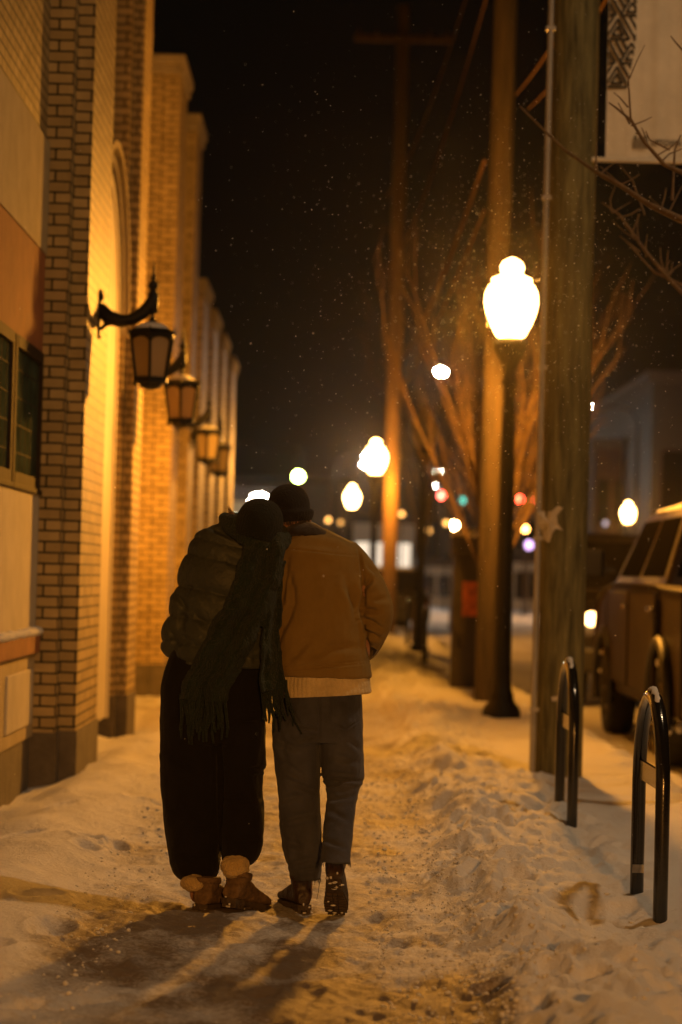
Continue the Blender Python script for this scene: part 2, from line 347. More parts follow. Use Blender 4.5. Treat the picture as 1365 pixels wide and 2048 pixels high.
# string course and top cornice of the long bay
# arched doorway surround in the bay between the first two pilasters
def arch(y0, y1, zs, xw, dep, wid, z0):
    m = MB(); c = (y0+y1)/2; r = (y1-y0)/2
    pr = [(xw, r), (xw+dep, r), (xw+dep, r-wid), (xw, r-wid)]
    rs = []
    for k in range(0, 19):
        a = math.pi*k/18; rs.append([Vector((x, c+rr*math.cos(a), zs+rr*math.sin(a))) for x, rr in pr])
    m.rings(rs, False)
    m.box(xw, xw+dep, y0, y0+wid, z0, zs); m.box(xw, xw+dep, y1-wid, y1, z0, zs); return m
arch(18.0, 20.30, 3.45, -2.02, .175, .10, .18).build('door_surround', M['whitepaint'], b1)
dpn = [(18.05, .19), (20.25, .19)]+[(19.15+1.10*math.cos(math.pi*k/16), 3.45+1.10*math.sin(math.pi*k/16)) for k in range(17)]
MB().prism(dpn, 0, -2.04, -1.860).build('door_panel', M['whitepaint'], b1)
arch(17.9, 20.42, 3.45, -2.02, .20, .06, 3.4).build('brick_arch', M['cap'], b1)
arch(17.86, 20.62, 3.45, -2.02, .235, .06, 3.4).build('brick_arch', M['beige'], b1)
b2 = empty('brick_building', (-5, 40, 0), 'lower tan brick building with buttresses farther down the pavement, beyond the tall one', 'building')
b_cur = b2
MB().box(-9, -2.25, 33.5, 47, -.1, 5.6).build('wall', M['brick'], b2)
for y0, t in ((35, 5.85), (38.1, 5.75), (41.4, 5.7), (45.2, 5.65)):
    pilaster(-2.12, -1.98, y0, y0+1.9, t-.4, step=.12, inner=-2.8)
for y0 in (36.5, 39.6, 43.0):
    MB().prism([(y0-.1, 5.6), (y0+1.7, 5.6), (y0+1.45, 5.85), (y0+.8, 6.05), (y0+.15, 5.85)], 0, -2.8, -2.2).build('gable', M['cap'], b2)
    MB().box(-2.27, -2.235, y0+.3, y0+1.1, 1.0, 3.8).build('window', M['darkpaint'], b2)

# ================================================================= WALL LANTERNS
def lantern(loc, label):
    """iron bracket lantern; wall plane at local x = 0, lamp hangs at x = .38"""
    t = empty('wall_lantern', (0, 0, 0), label, 'lantern', 'iron lanterns on the brick pilasters')
    br = MB(); X = .38
    br.tube([(.012, 0, .10+.62), (.02, 0, .14+.62), (.012, 0, .22+.62), (.0, 0, .24+.62)], [.012, .02, .012, .006], 8)
    br.prism([(-.028, .34), (.028, .34), (.045, .42), (.03, .50), (.045, .60), (.03, .70), (.012, .78), (-.012, .78), (-.03, .70), (-.045, .60), (-.03, .50), (-.045, .42)], 0, 0, .018)
    br.tube([(.01, 0, .33), (.012, 0, .30)], [.02, .008], 8)
    br.tube([(.015, 0, .70), (.04, 0, .60), (.09, 0, .535), (.16, 0, .505), (.24, 0, .53), (.31, 0, .60), (.35, 0, .68), (X, 0, .76)], [.02, .060, .080, .074, .064, .058, .052, .046], 12)
    br.tube([(.015, 0, .40), (.05, 0, .46), (.13, 0, .49)], [.012, .022, .03], 8)
    br.lathe((X, 0, 0), [(.010, .52), (.026, .545), (.014, .565), (.014, .60), (.038, .605), (.040, .70), (.040, .82), (.028, .835), (.022, .87), (.030, .885), (.040, .91), (.034, .945), (.018, .965), (.014, .985), (.024, .995), (.013, 1.02), (.009, 1.07), (.004, 1.16), (.0015, 1.20)], 12)
    br.v = [(x, y, z if z < .30 else .30+(z-.30)*.625) for x, y, z in br.v]; 
    br.build('bracket', M['black'], t)
    fr = MB(); n = 6
    def hexr(r, z, k0=0): return [Vector((X+r*math.cos(math.pi*2*(k+.5)/n+k0), r*math.sin(math.pi*2*(k+.5)/n+k0), z)) for k in range(n)]
    rt, rb, zt, zb = .165, .118, .335, .02
    top, bot = hexr(rt, zt), hexr(rb, zb)
    for k in range(n):
        fr.tube([bot[k], top[k], top[k]+Vector(((top[k].x-X)*.18, top[k].y*.18, .05))], [.011, .011, .003], 6)
        a, b_ = top[k], top[(k+1) % n]; c, d = bot[k], bot[(k+1) % n]
        # pane frame with an arched head
        L_ = []
        for s_ in np.linspace(0, 1, 9):
            zz = .18*(1-math.sqrt(max(0, 1-(2*s_-1)**2))); L_.append((s_, 1-.06-zz*.9))
        def pt(u, v): return (c.lerp(d, u)).lerp(a.lerp(b_, u), v)
        o_ = [pt(u, v) for u, v in L_]; e_ = [pt(u, 1.0) for u, v in L_]
        off = Vector((((a+b_)/2).x-X, ((a+b_)/2).y, 0)).normalized()*.006
        m_ = len(o_); fr.add([p+off for p in o_]+[p+off for p in e_], [(i, i+1, m_+i+1, m_+i) for i in range(m_-1)])
        fr.add([p-off*.2 for p in o_]+[p-off*.2 for p in e_], [(i, i+1, m_+i+1, m_+i) for i in range(m_-1)])
    fr.rings([hexr(rt+.012, zt-.012), hexr(rt+.014, zt+.012)], False); fr.rings([hexr(rb+.016, zb-.02), hexr(rb+.016, zb+.018)], False)
    fr.rings([hexr(rb*.9, zb-.02), hexr(rb*.55, zb-.055), hexr(.02, zb-.07)], False)
    for k in range(12):
        a = 2*math.pi*k/12; fr.tube([(X+(rb+.005)*math.cos(a), (rb+.005)*math.sin(a), zb-.02), (X+(rb-.004)*math.cos(a), (rb-.004)*math.sin(a), zb-.05)], [.009, .003], 5)
    fr.build('frame', M['black'], t)
    rf = MB(); rf.rings([hexr(rt+.03, zt+.008), hexr(rt*.93, zt+.035), hexr(rt*.60, zt+.065), hexr(rt*.30, zt+.08), hexr(.02, zt+.11)], False); rf.build('roof', M['black'], t)
    pn = MB(); pn.rings([hexr(rb-.006, zb), hexr(rt-.008, zt-.01)], False); pn.build('pane', M['frost'], t)
    sc = MB(); sc.rings([hexr(rt*.86, zt+.034), hexr(rt*.80, zt+.052), hexr(rt*.52, zt+.080), hexr(rt*.26, zt+.090)], True); sc.build('snow_cap', M['snow'], t)
    t.location = loc; return t
lan = lantern((-1.69, 16.95, 2.735), 'black iron wall lantern with frosted panes, first in the row and largest')
dup(lan, (-1.76, 21.45, 2.735), 'second iron wall lantern with snowy cap, right behind the largest one')
dup(lan, (-1.90, 28.75, 2.735), 'third iron wall lantern from the viewer, blurred with snow on its roof')
dup(lan, (-1.93, 32.3, 2.735), 'farthest and smallest iron wall lantern on the brick row')

# ================================================================= STREET LAMPS
GLOBE = [(.085, 0), (.115, .015), (.165, .12), (.205, .24), (.222, .34), (.215, .43), (.185, .50), (.150, .535), (.165, .545), (.165, .565), (.11, .59), (.075, .62), (.092, .65), (.095, .69), (.075, .73), (.03, .76), (.005, .77)]
def globe_mat(name, col, st):
    m = emit(name, col, st); nt = m.node_tree; tr = N(nt, 'ShaderNodeBsdfTransparent'); tr.inputs[0].default_value = (.9, .9, .9, 1); ad = N(nt, 'ShaderNodeAddShader'); o = [n for n in nt.nodes if n.type == 'OUTPUT_MATERIAL'][0]; e = [n for n in nt.nodes if n.type == 'EMISSION'][0]
    nt.links.new(e.outputs[0], ad.inputs[0]); nt.links.new(tr.outputs[0], ad.inputs[1]); nt.links.new(ad.outputs[0], o.inputs[0]); return m
def lamp_light(parent, z, col, power):
    l = bpy.data.lights.new('bulb', 'POINT'); l.color = (1, 1, 1); l.energy = power; l.shadow_soft_size = .19; l.use_nodes = True; nt = l.node_tree; e = nt.nodes['Emission']; e.inputs[0].default_value = (*col, 1)
    # photometric spread of the refractor globe: strongest a little below the horizontal, weak upward and at the foot of its own post
    tc = N(nt, 'ShaderNodeTexCoord'); sp = N(nt, 'ShaderNodeSeparateXYZ'); mr = N(nt, 'ShaderNodeMapRange', i={1: -1, 2: 1}); cr = N(nt, 'ShaderNodeValToRGB'); L = nt.links.new
    L(tc.outputs['Normal'], sp.inputs[0]); L(sp.outputs[2], mr.inputs[0]); L(mr.outputs[0], cr.inputs[0]); L(cr.outputs[0], e.inputs[1])
    el = cr.color_ramp.elements; el[0].position = 0; el[0].color = (.10,)*3+(1,); el[1].position = 1; el[1].color = (.10,)*3+(1,)
    for p_, v in ((.10, .20), (.22, .50), (.32, .95), (.395, 1.0), (.435, .68), (.475, .42), (.55, .26), (.8, .15)):
        k = el.new(p_); k.color = (v, v, v, 1)
    o = bpy.data.objects.new('bulb', l); C.objects.link(o); o.parent = parent; o.location = (0, 0, z)
M['globe'] = globe_mat('lit_globe', (1, .60, .20), 12)
M['globefar'] = globe_mat('lit_globe_far', (1, .60, .20), 16)
M['globeoff'] = mat('unlit_globe', (.5, .45, .36), .4, var=.1)
def street_lamp(loc, label, gm, s=1.0, group='acorn street lamps along the street'):
    t = empty('street_lamp', (0, 0, 0), label, 'street lamp', group)
    p = MB()
    p.lathe((0, 0, 0), [(.20, -.1), (.20, .03), (.185, .06), (.19, .10), (.175, .15), (.13, .20), (.115, .24), (.12, .27), (.10, .31), (.085, .45), (.078, .9), (.085, .93), (.078, .96), (.066, 2.0), (.055, 3.1), (.058, 3.3), (.085, 3.33), (.060, 3.37), (.05, 3.42), (.07, 3.50), (.13, 3.60), (.16, 3.66), (.165, 3.76), (.10, 3.775)], 24)
    for k in range(8):
        a = 2*math.pi*k/8; p.tube([(.079*math.cos(a), .079*math.sin(a), .45), (.055*math.cos(a), .055*math.sin(a), 3.1)], .009, 5)
    for k in range(4):
        a = math.pi/4+math.pi*k/2; p.tube([(.155*math.cos(a), .155*math.sin(a), 3.69), (.18*math.cos(a), .18*math.sin(a), 3.72)], [.014, .016], 6)
    p.build('post', M['black'], t)
    g = MB(); g.lathe((0, 0, 3.775), [(a*1.17, b*1.02) for a, b in GLOBE], 28); g.build('globe', gm, t)
    t.location = loc; t.scale = (s, s, s); return t
q = P(1003, 1436, 23.7)
lamp = street_lamp((q.x, 23.7, 0.02), 'lit acorn globe lamp on a black fluted post, largest glowing light in the street', M['globe'])
lamp_light(lamp, 4.10, WARM, L_MAIN*5.8)
LAMP = Vector((q.x, 23.7, 4.1))
q = P(843, 1100, 44); street_lamp((q.x, 44, 0), 'unlit acorn globe lamp on a dark post beyond the bare tree', M['globeoff'])
q = P(749, 1100, 55); l3 = street_lamp((q.x-.02, 55, -.02), 'lit acorn lamp glowing against a tall pole, just left of that pole', M['globefar'])
q = P(702, 1100, 82); dup(l3, (q.x, 82, -.06), 'small lit acorn lamp, alone between the man in tan and the glowing pole', group='acorn street lamps along the street')
lamp_light(l3, 4.10, WARM, 4800)
q = P(1255, 1100, 92); dup(l3, (q.x, 92, -.06), 'small lit acorn lamp on the far side, just above the pickup hood', group='acorn street lamps along the street')
# the next lamp of the row stands behind the viewer, out of the picture
lb = street_lamp((1.75, -12.5, 0), 'lit acorn lamp of the same row, standing behind the viewer', globe_mat('lit_globe_rear', (1, .60, .20), 12))
lamp_light(lb, 4.10, (1, .39, .07), 9500)
# tall road light over the bicycle racks, above the picture (its pool of paler light and the rack shadows show it)
def road_light(base, h, arm, em, label, r=(.28, .12), hd=1):
    t = empty('road_light', (0, 0, 0), label, 'street light', 'tall road lights on bracket arms')
    p = MB(); p.tube([(0, 0, -.1), (0, 0, .3), (0, 0, h-.6), (arm*.12, 0, h-.15), (arm*.45, 0, h), (arm, 0, h+.05)], [.12, .10, .065, .05, .035, .03], 10); p.build('post', M['black'], t)
    hb = MB().ell((arm, 0, h+.06), (r[0]*1.15, r[1]*1.3, .07)); hb.build('lamp_head', M['metal'], t)
    e = MB().ell((arm, 0, h-.02), (r[0], r[1], .045 if hd else r[1]), 14, 8); e.build('lens', em, t)
    t.location = base; return t
road_light((8.2, 11.0, -.05), 8.6, -3.7, emit('road_lens', (1, .67, .36), 640), 'tall road light leaning over the parked cars, above the near bicycle rack')

# ================================================================= UTILITY POLES, CABLES
def upole(px0, d, r0, r1, h, label, name='utility_pole', lean=0, wm=None):
    q = P(px0, 1150, d); t = empty(name, (q.x, d, 0), label, 'utility pole', 'wooden utility poles along the kerb')
    p = MB(); n = 22; rs = []
    for k in range(40):
        f = k/39; z = -.1+f*(h+.1); r = r0+(r1-r0)*f
        rs.append([Vector((q.x+lean*z+(r+.004*math.sin(a*7+z*.3)+.003*vnoise(a*4, z*.8, seed=3))*math.cos(a), d+r*math.sin(a), z)) for a in [2*math.pi*j/n for j in range(n)]])
    p.rings(rs); p.build('shaft', wm or M['wood'], t); return t, q.x
p1, x1 = upole(1127, 17.0, .165, .150, 10.5, 'broad greenish wooden utility pole with grey conduit, carrying the banner')
cd = MB(); cd.tube([(x1-.19, 16.97, -.08), (x1-.187, 16.97, 3), (x1-.175, 16.97, 9.5)], .021, 10)
for z in (.5, 1.7, 2.9, 4.1, 5.3): cd.box(x1-.215, x1-.12, 16.945, 16.995, z, z+.03)
cd.build('conduit', M['conduit'], p1)
def on_pole(px, py): # point on the camera side of the near pole
    q = P(px, py, 17); dx = max(-.16, min(.16, q.x-x1)); return Vector((q.x, 17-math.sqrt(max(.0004, .166**2-dx*dx))-.004, q.z))
pp = MB()
poly = [(1073, 1025), (1085, 1022), (1100, 1024), (1112, 1013), (1122, 1017), (1110, 1032), (1112, 1048), (1122, 1062), (1108, 1058), (1102, 1066), (1096, 1086), (1088, 1082), (1083, 1062), (1074, 1048)]
pp.add([on_pole(1096, 1046)]+[on_pole(*p) for p in poly], [(0, i+1, (i+1) % len(poly)+1) for i in range(len(poly))]); pp.build('torn_paper', M['paper'], p1)
pp = MB(); pp.add([on_pole(1099, 1392), on_pole(1112, 1390), on_pole(1110, 1399), on_pole(1101, 1400)], [(0, 1, 2, 3)]); pp.build('torn_paper', M['paper'], p1)
p2, x2 = upole(978, 26.7, .128, .130, 11.5, 'brown wooden utility pole rising behind the lit globe lamp', lean=.004, wm=M['wood2'])
p3, x3 = upole(779, 57.2, .19, .15, 15, 'slim distant utility pole with a crossarm, lit orange by a lamp', wm=M['wood3'])
ca = MB(); ca.box(x3-1.15, x3+1.15, 57.0, 57.12, 14.1, 14.25)
for k in (-1, -.6, .6, 1): ca.lathe((x3+k*1.05, 57.06, 14.25), [(.03, 0), (.05, .06), (.03, .12), (.01, .16)], 8)
ca.build('crossarm', M['cable'], p3)
def cable(a, b, sag, r, label, n=14):
    a, b = Vector(a), Vector(b); pts = [a.lerp(b, k/n)+Vector((0, 0, -sag*4*(k/n)*(1-k/n))) for k in range(n+1)]
    o = MB().tube(pts, r, 6).build('overhead_cable', M['cable']); o['label'] = label; o['category'] = 'cable'; o['group'] = 'overhead cables between the poles'
p2t = lambda px, py: P(px, py, 26.6)
cable((x2-.16, 26.7, 6.05), (x3-.1, 57, 6.3), .45, .022, 'lit lowest overhead cable slanting down left of the glowing lamp')
cable((x2-.15, 26.7, 5.5), (x3-.1, 57, 5.5), .3, .012, 'thin faint cable just under the lit lowest cable')
cable((x2-.10, 26.7, 9.0), (x3-.3, 57, 10.4), .5, .013, 'high faint overhead cable near the top of the poles')
cable((x2-.15, 26.7, 8.0), (x3-.2, 57, 8.7), .5, .014, 'middle faint overhead cable between the poles')
cable(P(1032, 190, 26.6), P(1330, -375, 20), .25, .013, 'upper service cable running from the brown pole up behind the banner pole')
cable(P(1058, 217, 26.6), P(1330, -250, 20), .25, .012, 'lower service cable beside the upper one, behind the banner pole')

# ================================================================= BANNER
bl = P(1211, 318, 16.9); BW, BH = .64, 1.75
bt_ = empty('street_banner', (x1, 16.9, bl.z), 'pale cloth banner with black triangle pattern hanging from the near utility pole', 'banner')
MB_ = MB(); nx, nz = 40, 30; vs = []
for j in range(nz+1):
    for i in range(nx+1):
        u, v = i/nx, j/nz; vs.append((bl.x+u*BW, 16.9+.007*math.sin(u*19+.5*v)*(.4+.6*math.sin(v*3.1))+.003*math.sin(u*41+2*v), bl.z+v*BH))
for s_ in (0, 1):
    MB_.add([(x, y+s_*.004, z) for x, y, z in vs], [(j*(nx+1)+i, j*(nx+1)+i+1, (j+1)*(nx+1)+i+1, (j+1)*(nx+1)+i) for j in range(nz) for i in range(nx)], True)
MB_.build('cloth', M['banner'], bt_)
for z_ in (bl.z-.005, bl.z+BH): MB().tube([(x1+.12, 16.9, z_), (bl.x+BW+.03, 16.9, z_)], .018, 10).build('rod', M['banner'], bt_)
def clip(poly, fn):
    out = []
    for i in range(len(poly)):
        a, b = poly[i], poly[(i+1) % len(poly)]; da, db = fn(a), fn(b)
        if da >= 0: out.append(a)
        if (da >= 0) != (db >= 0):
            t = da/(da-db); out.append((a[0]+(b[0]-a[0])*t, a[1]+(b[1]-a[1])*t))
    return out
pat = MB(); tri = .195; th = tri*math.sqrt(3)/2
def bar(a, b, wd):
    a, b = Vector(a), Vector(b); d = (b-a).normalized(); n = Vector((-d.y, d.x))*wd/2; poly = [tuple(a+n), tuple(b+n), tuple(b-n), tuple(a-n)]
    poly = clip(poly, lambda p: p[0]-.004)
    lim = lambda p: .195-p[0]-.17*max(0, (.82-p[1]))
    poly = clip(poly, lim) if poly else poly
    if len(poly) > 2:
        pat.add([(bl.x+p[0], 16.9-.016, bl.z+p[1]) for p in poly]+[(bl.x+p[0], 16.9-.0135, bl.z+p[1]) for p in poly], [tuple(range(len(poly)))]+[tuple(range(len(poly), 2*len(poly)))])
for r_ in range(0, 9):
    for c_ in range(-1, 3):
        for up in (0, 1):
            ox = (c_+(r_ % 2)*.5+(.5 if not up else 0))*tri-.03; oz = .50+r_*th
            A, B, D_ = ((ox, oz), (ox+tri, oz), (ox+tri/2, oz+th)) if up else ((ox, oz+th), (ox+tri, oz+th), (ox+tri/2, oz))
            A, B, D_ = Vector(A), Vector(B), Vector(D_); G_ = (A+B+D_)/3
            if up:
                for f0 in (.15, .60):
                    a, b, c = (v.lerp(G_, f0) for v in (A, B, D_)); bar(a, b, .018); bar(b, c, .018); bar(c, a, .018)
            else:
                e0, e1, op = [(A, D_, B), (B, D_, A)][(r_+c_) % 2]
                for t_ in (.16, .42, .66): bar(e0.lerp(op, t_), e1.lerp(op, t_), .018)
pat.build('triangle_pattern', M['ink'], bt_)
lg = MB(); lx, lz = bl.x+.19, bl.z+.075
for k in range(6): lg.box(lx+k*.019, lx+k*.019+.009, 16.876, 16.879, lz, lz+.055+.012*(k % 2))
for k in range(3): lg.add([(lx+k*.038, 16.8765, lz+.072), (lx+.03+k*.038, 16.8765, lz+.072), (lx+.015+k*.038, 16.8765, lz+.10)], [(0, 1, 2)]); lg.box(lx+k*.038, lx+.03+k*.038, 16.876, 16.878, lz+.062, lz+.068)
lg.build('logo_mark', M['ink'], bt_)
tx = bpy.data.curves.new('banner_text', 'FONT'); tx.body = 'UPTOWN'; tx.size = .060; tx.extrude = .001; tx.offset = .0015; tx.space_character = 1.08
to = bpy.data.objects.new('banner_text', tx); C.objects.link(to); tx.materials.append(M['ink'])
_me = bpy.data.meshes.new_from_object(to.evaluated_get(bpy.context.evaluated_depsgraph_get())); bpy.data.objects.remove(to); to = link('banner_text', _me, M['ink'])
to.matrix_world = Matrix.Translation((lx+.125, 16.877, lz+.025)) @ Matrix.Rotation(R(90), 4, 'X') @ Matrix.Diagonal((.76, 1, 1, 1)); to.parent = bt_; to.matrix_parent_inverse = world_of(bt_).inverted()

# ================================================================= BICYCLE RACKS
def rack(d0, px, label, lean=0):
    q = P(px, 1150, d0); t = empty('bicycle_rack', (0, 0, 0), label, 'bicycle rack', 'black hoop bicycle racks along the kerb')
    h, r, sp = .95, .030, .75; pts = [(0, 0, -.1), (0, 0, .3)]
    for k in range(0, 13):
        a = math.pi*k/12; pts.append((0, sp/2-sp/2*math.cos(a), h-sp/2+(sp/2)*math.sin(a)))
    pts += [(0, sp, .3), (0, sp, -.1)]
    MB().tube(pts, r, 16).build('hoop', M['gloss'], t)
    MB().box(-.008, .008, .03, sp-.03, .58, .66).build('crossbar', M['gloss'], t)
    s_ = MB()
    av = [math.radians(52+4*k) for k in range(20)]
    s_.tube([(.003*math.sin(k*1.7), sp/2-sp/2*math.cos(a), h-sp/2+sp/2*math.sin(a)+.022) for k, a in enumerate(av)], [.006+.015*math.sin(math.pi*min(1, max(.02, k/19)))*(.7+.3*math.sin(k*2.3)) for k in range(20)], 8)
    s_.build('snow_cap', M['snow'], t)
    t.location = (q.x, d0, .0); return t
r1 = rack(9.75, 1336, 'glossy black hoop bicycle rack nearest the viewer, with small sticker on its leg')
st = MB(); q = P(1277, 1738, 11.0); st.box(r1.location.x-.024, r1.location.x+.024, 10.466, 10.471, .17, .205)
st.build('sticker', M['paper'], r1)
for i, (d, px, lb_) in enumerate(((13.4, 1156, 'second black hoop bicycle rack, in front of the broad utility pole'), (36.5, 855, 'thin distant black bicycle rack seen edge-on, nearer of two beyond the man'), (47, 819, 'faintest black bicycle rack seen edge-on, close to the man in the tan jacket'))):
    q = P(px, 1150, d); o = dup(r1, (q.x, d, 0 if d < 30 else .02), lb_)
    for ch in [c for c in S.objects if c.parent == o and c.name.startswith('sticker')]: bpy.data.objects.remove(ch)

# ================================================================= KIOSK
q = P(933, 1375, 30.5); kx = q.x
kk = empty('parking_kiosk', (kx, 30.5, 0), 'tall dark cabinet with snow on top and an orange poster on its front', 'kiosk')
MB().box(kx-.20, kx+.20, 30.3, 30.75, -.1, 1.70, .02).box(kx-.24, kx+.24, 30.26, 30.8, 1.70, 1.95, .03).build('cabinet', M['darkpaint'], kk)
MB().box(kx-.09, kx+.16, 30.285, 30.297, .95, 1.38).build('poster', M['orangesign'], kk)
MB().ell((kx, 30.53, 1.97), (.25, .28, .09)).build('snow_cap', M['snow'], kk)

# ================================================================= TREES
def tree(loc, h, label, seed, levels=4, spread=.5, r=.07, first=.30, lean=(0, 0), group='bare street trees', twig=.6):
    rd_ = random.Random(seed); t = empty('bare_tree', loc, label, 'tree', group); tr = MB(); cr = MB(); loc = Vector(loc)
    def grow(p, d, L_, rr, lv, m):
        n = 5; pts = [p]; rs = [rr]; q_ = p.copy(); dd = d.copy()
        for k in range(n):
            dd = (dd+Vector((rd_.uniform(-1, 1), rd_.uniform(-1, 1), rd_.uniform(-.3, .6)))*.11).normalized(); q_ = q_+dd*L_/n; pts.append(q_.copy()); rs.append(rr*(1-.5*(k+1)/n))
        m.tube(pts, rs, 7 if lv < 2 else 4, cap=False)
        if lv < levels:
            for k in range(rd_.choice((3, 4)) if lv else 7):
                i = rd_.randint(2 if lv else 3, n); a = rd_.uniform(0, 2*math.pi); s_ = spread*rd_.uniform(.6, 1.2)
                nd = (dd+Vector((math.cos(a)*s_, math.sin(a)*s_, rd_.uniform(-.05, .3)))).normalized()
                grow(pts[i], nd, L_*rd_.uniform(.5, .8)*(1 if lv else 1.15), rs[i]*.62, lv+1, cr)
    grow(loc+Vector((0, 0, -.1)), Vector((lean[0], lean[1], 1)).normalized(), h*first, r, 0, tr)
    tr.build('trunk', M['bark'], t); cr.build('crown', M['bark'], t); return t
vt = empty('bare_tree', (P(985, 1300, 28).x, 28, 0), 'many-stemmed bare tree, its lit orange limbs fanning out right behind the big glowing lamp', 'tree', 'bare street trees')
tr, cr, rv = MB(), MB(), random.Random(21); bx = P(985, 1300, 28).x
tr.tube([(bx, 28, -.1), (bx+.01, 28, .8), (bx+.02, 28, 1.5)], [.085, .07, .065], 10)
for k in range(17):
    a = 2*math.pi*k/17+rv.uniform(-.2, .2); out = rv.uniform(.10, .58); p = Vector((bx+.02, 28, rv.uniform(.9, 1.6))); d = Vector((math.cos(a)*out, math.sin(a)*out*.8, 1)).normalized(); pts = [p]; L_ = rv.uniform(2.2, 3.6)
    for j in range(8):
        d = (d+Vector((rv.uniform(-.07, .07)+.012*math.cos(a), rv.uniform(-.07, .07), .02))).normalized(); pts.append(pts[-1]+d*L_/8)
    (tr if k < 4 else cr).tube(pts, [.022*(1-.085*j) for j in range(9)], 6)
    for j in (2, 3, 4, 5, 6, 7, 8):
        for h_ in range(1 if j % 2 else 2):
            q_ = pts[j]; a2 = rv.uniform(0, 6.28); d2 = (d+Vector((math.cos(a2), math.sin(a2), .2))*rv.uniform(.3, .6)).normalized(); L2 = rv.uniform(.4, 1.0); pp_ = [q_]
            for i_ in range(4): d2 = (d2+Vector((rv.uniform(-.12, .12), rv.uniform(-.12, .12), .06))).normalized(); pp_.append(pp_[-1]+d2*L2/4)
            cr.tube(pp_, [.008, .007, .006, .004, .003], 4)
            for i_ in (2, 3, 4):
                d3 = (d2+Vector((rv.uniform(-.6, .6), rv.uniform(-.6, .6), rv.uniform(0, .4)))).normalized(); cr.tube([pp_[i_], pp_[i_]+d3*.2, pp_[i_]+d3*.4+Vector((0, 0, .05))], [.006, .005, .003], 3)
tr.build('trunk', M['bark'], vt); cr.build('crown', M['bark'], vt)
q = P(832, 1200, 50); tree((q.x, 50.5, 0), 9.0, 'smaller blurred bare tree farther off, behind the unlit lamp', 5, 5, .45, .08, .34)
q = P(905, 1200, 70); tree((q.x, 70, -.1), 9.5, 'most distant bare tree, faint between the two nearer ones', 9, 4, .5, .09, .34)
# tree out to the right whose twigs reach into the picture
nt_ = empty('bare_tree', (3.35, 13.4, 0), 'dark bare tree at the frame edge, thin twigs crossing the banner and pole', 'tree', 'bare street trees')
MB().tube([(3.35, 13.4, -.15), (3.33, 13.4, 1.2), (3.38, 13.35, 2.6), (3.30, 13.3, 3.6)], [.085, .075, .065, .05], 10).build('trunk', M['bark'], nt_)
br = MB(); rt_ = random.Random(3)
def limb(pp, d, r0, r1):
    pts = [P(x, y, d+dd) for x, y, dd in pp]; n = len(pts); br.tube(pts, [r0+(r1-r0)*k/(n-1) for k in range(n)], 6)
def twigs(x0, y0, x1_, y1_, d, n=4, l=60):
    for k in range(n):
        f = rt_.random(); x, y = x0+(x1_-x0)*f, y0+(y1_-y0)*f; a = rt_.uniform(-2.6, -.3); L_ = l*rt_.uniform(.4, 1)
        br.tube([P(x, y, d), P(x+math.cos(a)*L_*.5+rt_.uniform(-6, 6), y+math.sin(a)*L_*.5, d+.05), P(x+math.cos(a)*L_, y+math.sin(a)*L_+rt_.uniform(-8, 8), d+.1)], [.006, .0045, .003], 4)
S0 = (3.30, 13.3, 3.6)
br.tube([S0, P(1420, 470, 13.4), P(1365, 440, 13.5), P(1300, 410, 13.7), P(1240, 370, 14), P(1190, 342, 14.2), P(1130, 300, 14.4), P(1090, 262, 14.5), P(1040, 212, 14.6)], [.045, .026, .022, .018, .015, .013, .011, .008, .005], 6)
br.tube([S0, P(1440, 420, 13.2), P(1365, 345, 13.2), P(1330, 330, 13.2), P(1290, 285, 13.2), P(1262, 240, 13.2), P(1232, 215, 13.2), P(1218, 205, 13.2)], [.04, .02, .014, .012, .010, .008, .006, .004], 6)
limb([(1262, 240, 0), (1259, 190, 0), (1257, 155, 0), (1240, 130, 0)], 13.2, .006, .003); limb([(1259, 158, 0), (1275, 120, 0), (1290, 90, 0)], 13.2, .004, .002)
limb([(1257, 215, 0), (1240, 195, 0), (1228, 185, 0)], 13.2, .005, .003); limb([(1290, 285, 0), (1262, 235, 0)], 13.2, .005, .004)
limb([(1345, 400, 0), (1350, 300, .05), (1362, 270, .1)], 13.3, .008, .004); limb([(1375, 110, 0), (1352, 85, 0), (1342, 72, 0)], 13.2, .006, .003)
limb([(1420, 640, 0), (1340, 560, .2), (1290, 500, .3), (1240, 430, .4), (1205, 405, .5)], 14.5, .016, .004); limb([(1430, 610, 0), (1365, 570, .2), (1310, 545, .3), (1250, 480, .4)], 14.6, .014, .004)
limb([(1290, 430, 0), (1265, 360, .1), (1240, 330, .2)], 14, .006, .003); limb([(1340, 300, 0), (1300, 280, 0), (1292, 262, 0)], 13.2, .005, .003)
for a in ((1365, 440, 1190, 342, 14, 9, 70), (1330, 330, 1232, 215, 13.2, 6, 50), (1340, 560, 1220, 420, 14.8, 9, 70), (1365, 570, 1250, 480, 14.8, 6, 60)): twigs(*a)
br.tube([S0, P(1430, 610, 14.5)], [.04, .016], 6)
br.tube([S0, (3.5, 13.5, 4.6), (3.3, 13.8, 5.8)], [.05, .04, .02], 6); br.tube([(3.5, 13.5, 4.6), P(1375, 110, 13.2)], [.03, .008], 6)
br.build('crown', M['bark'], nt_)

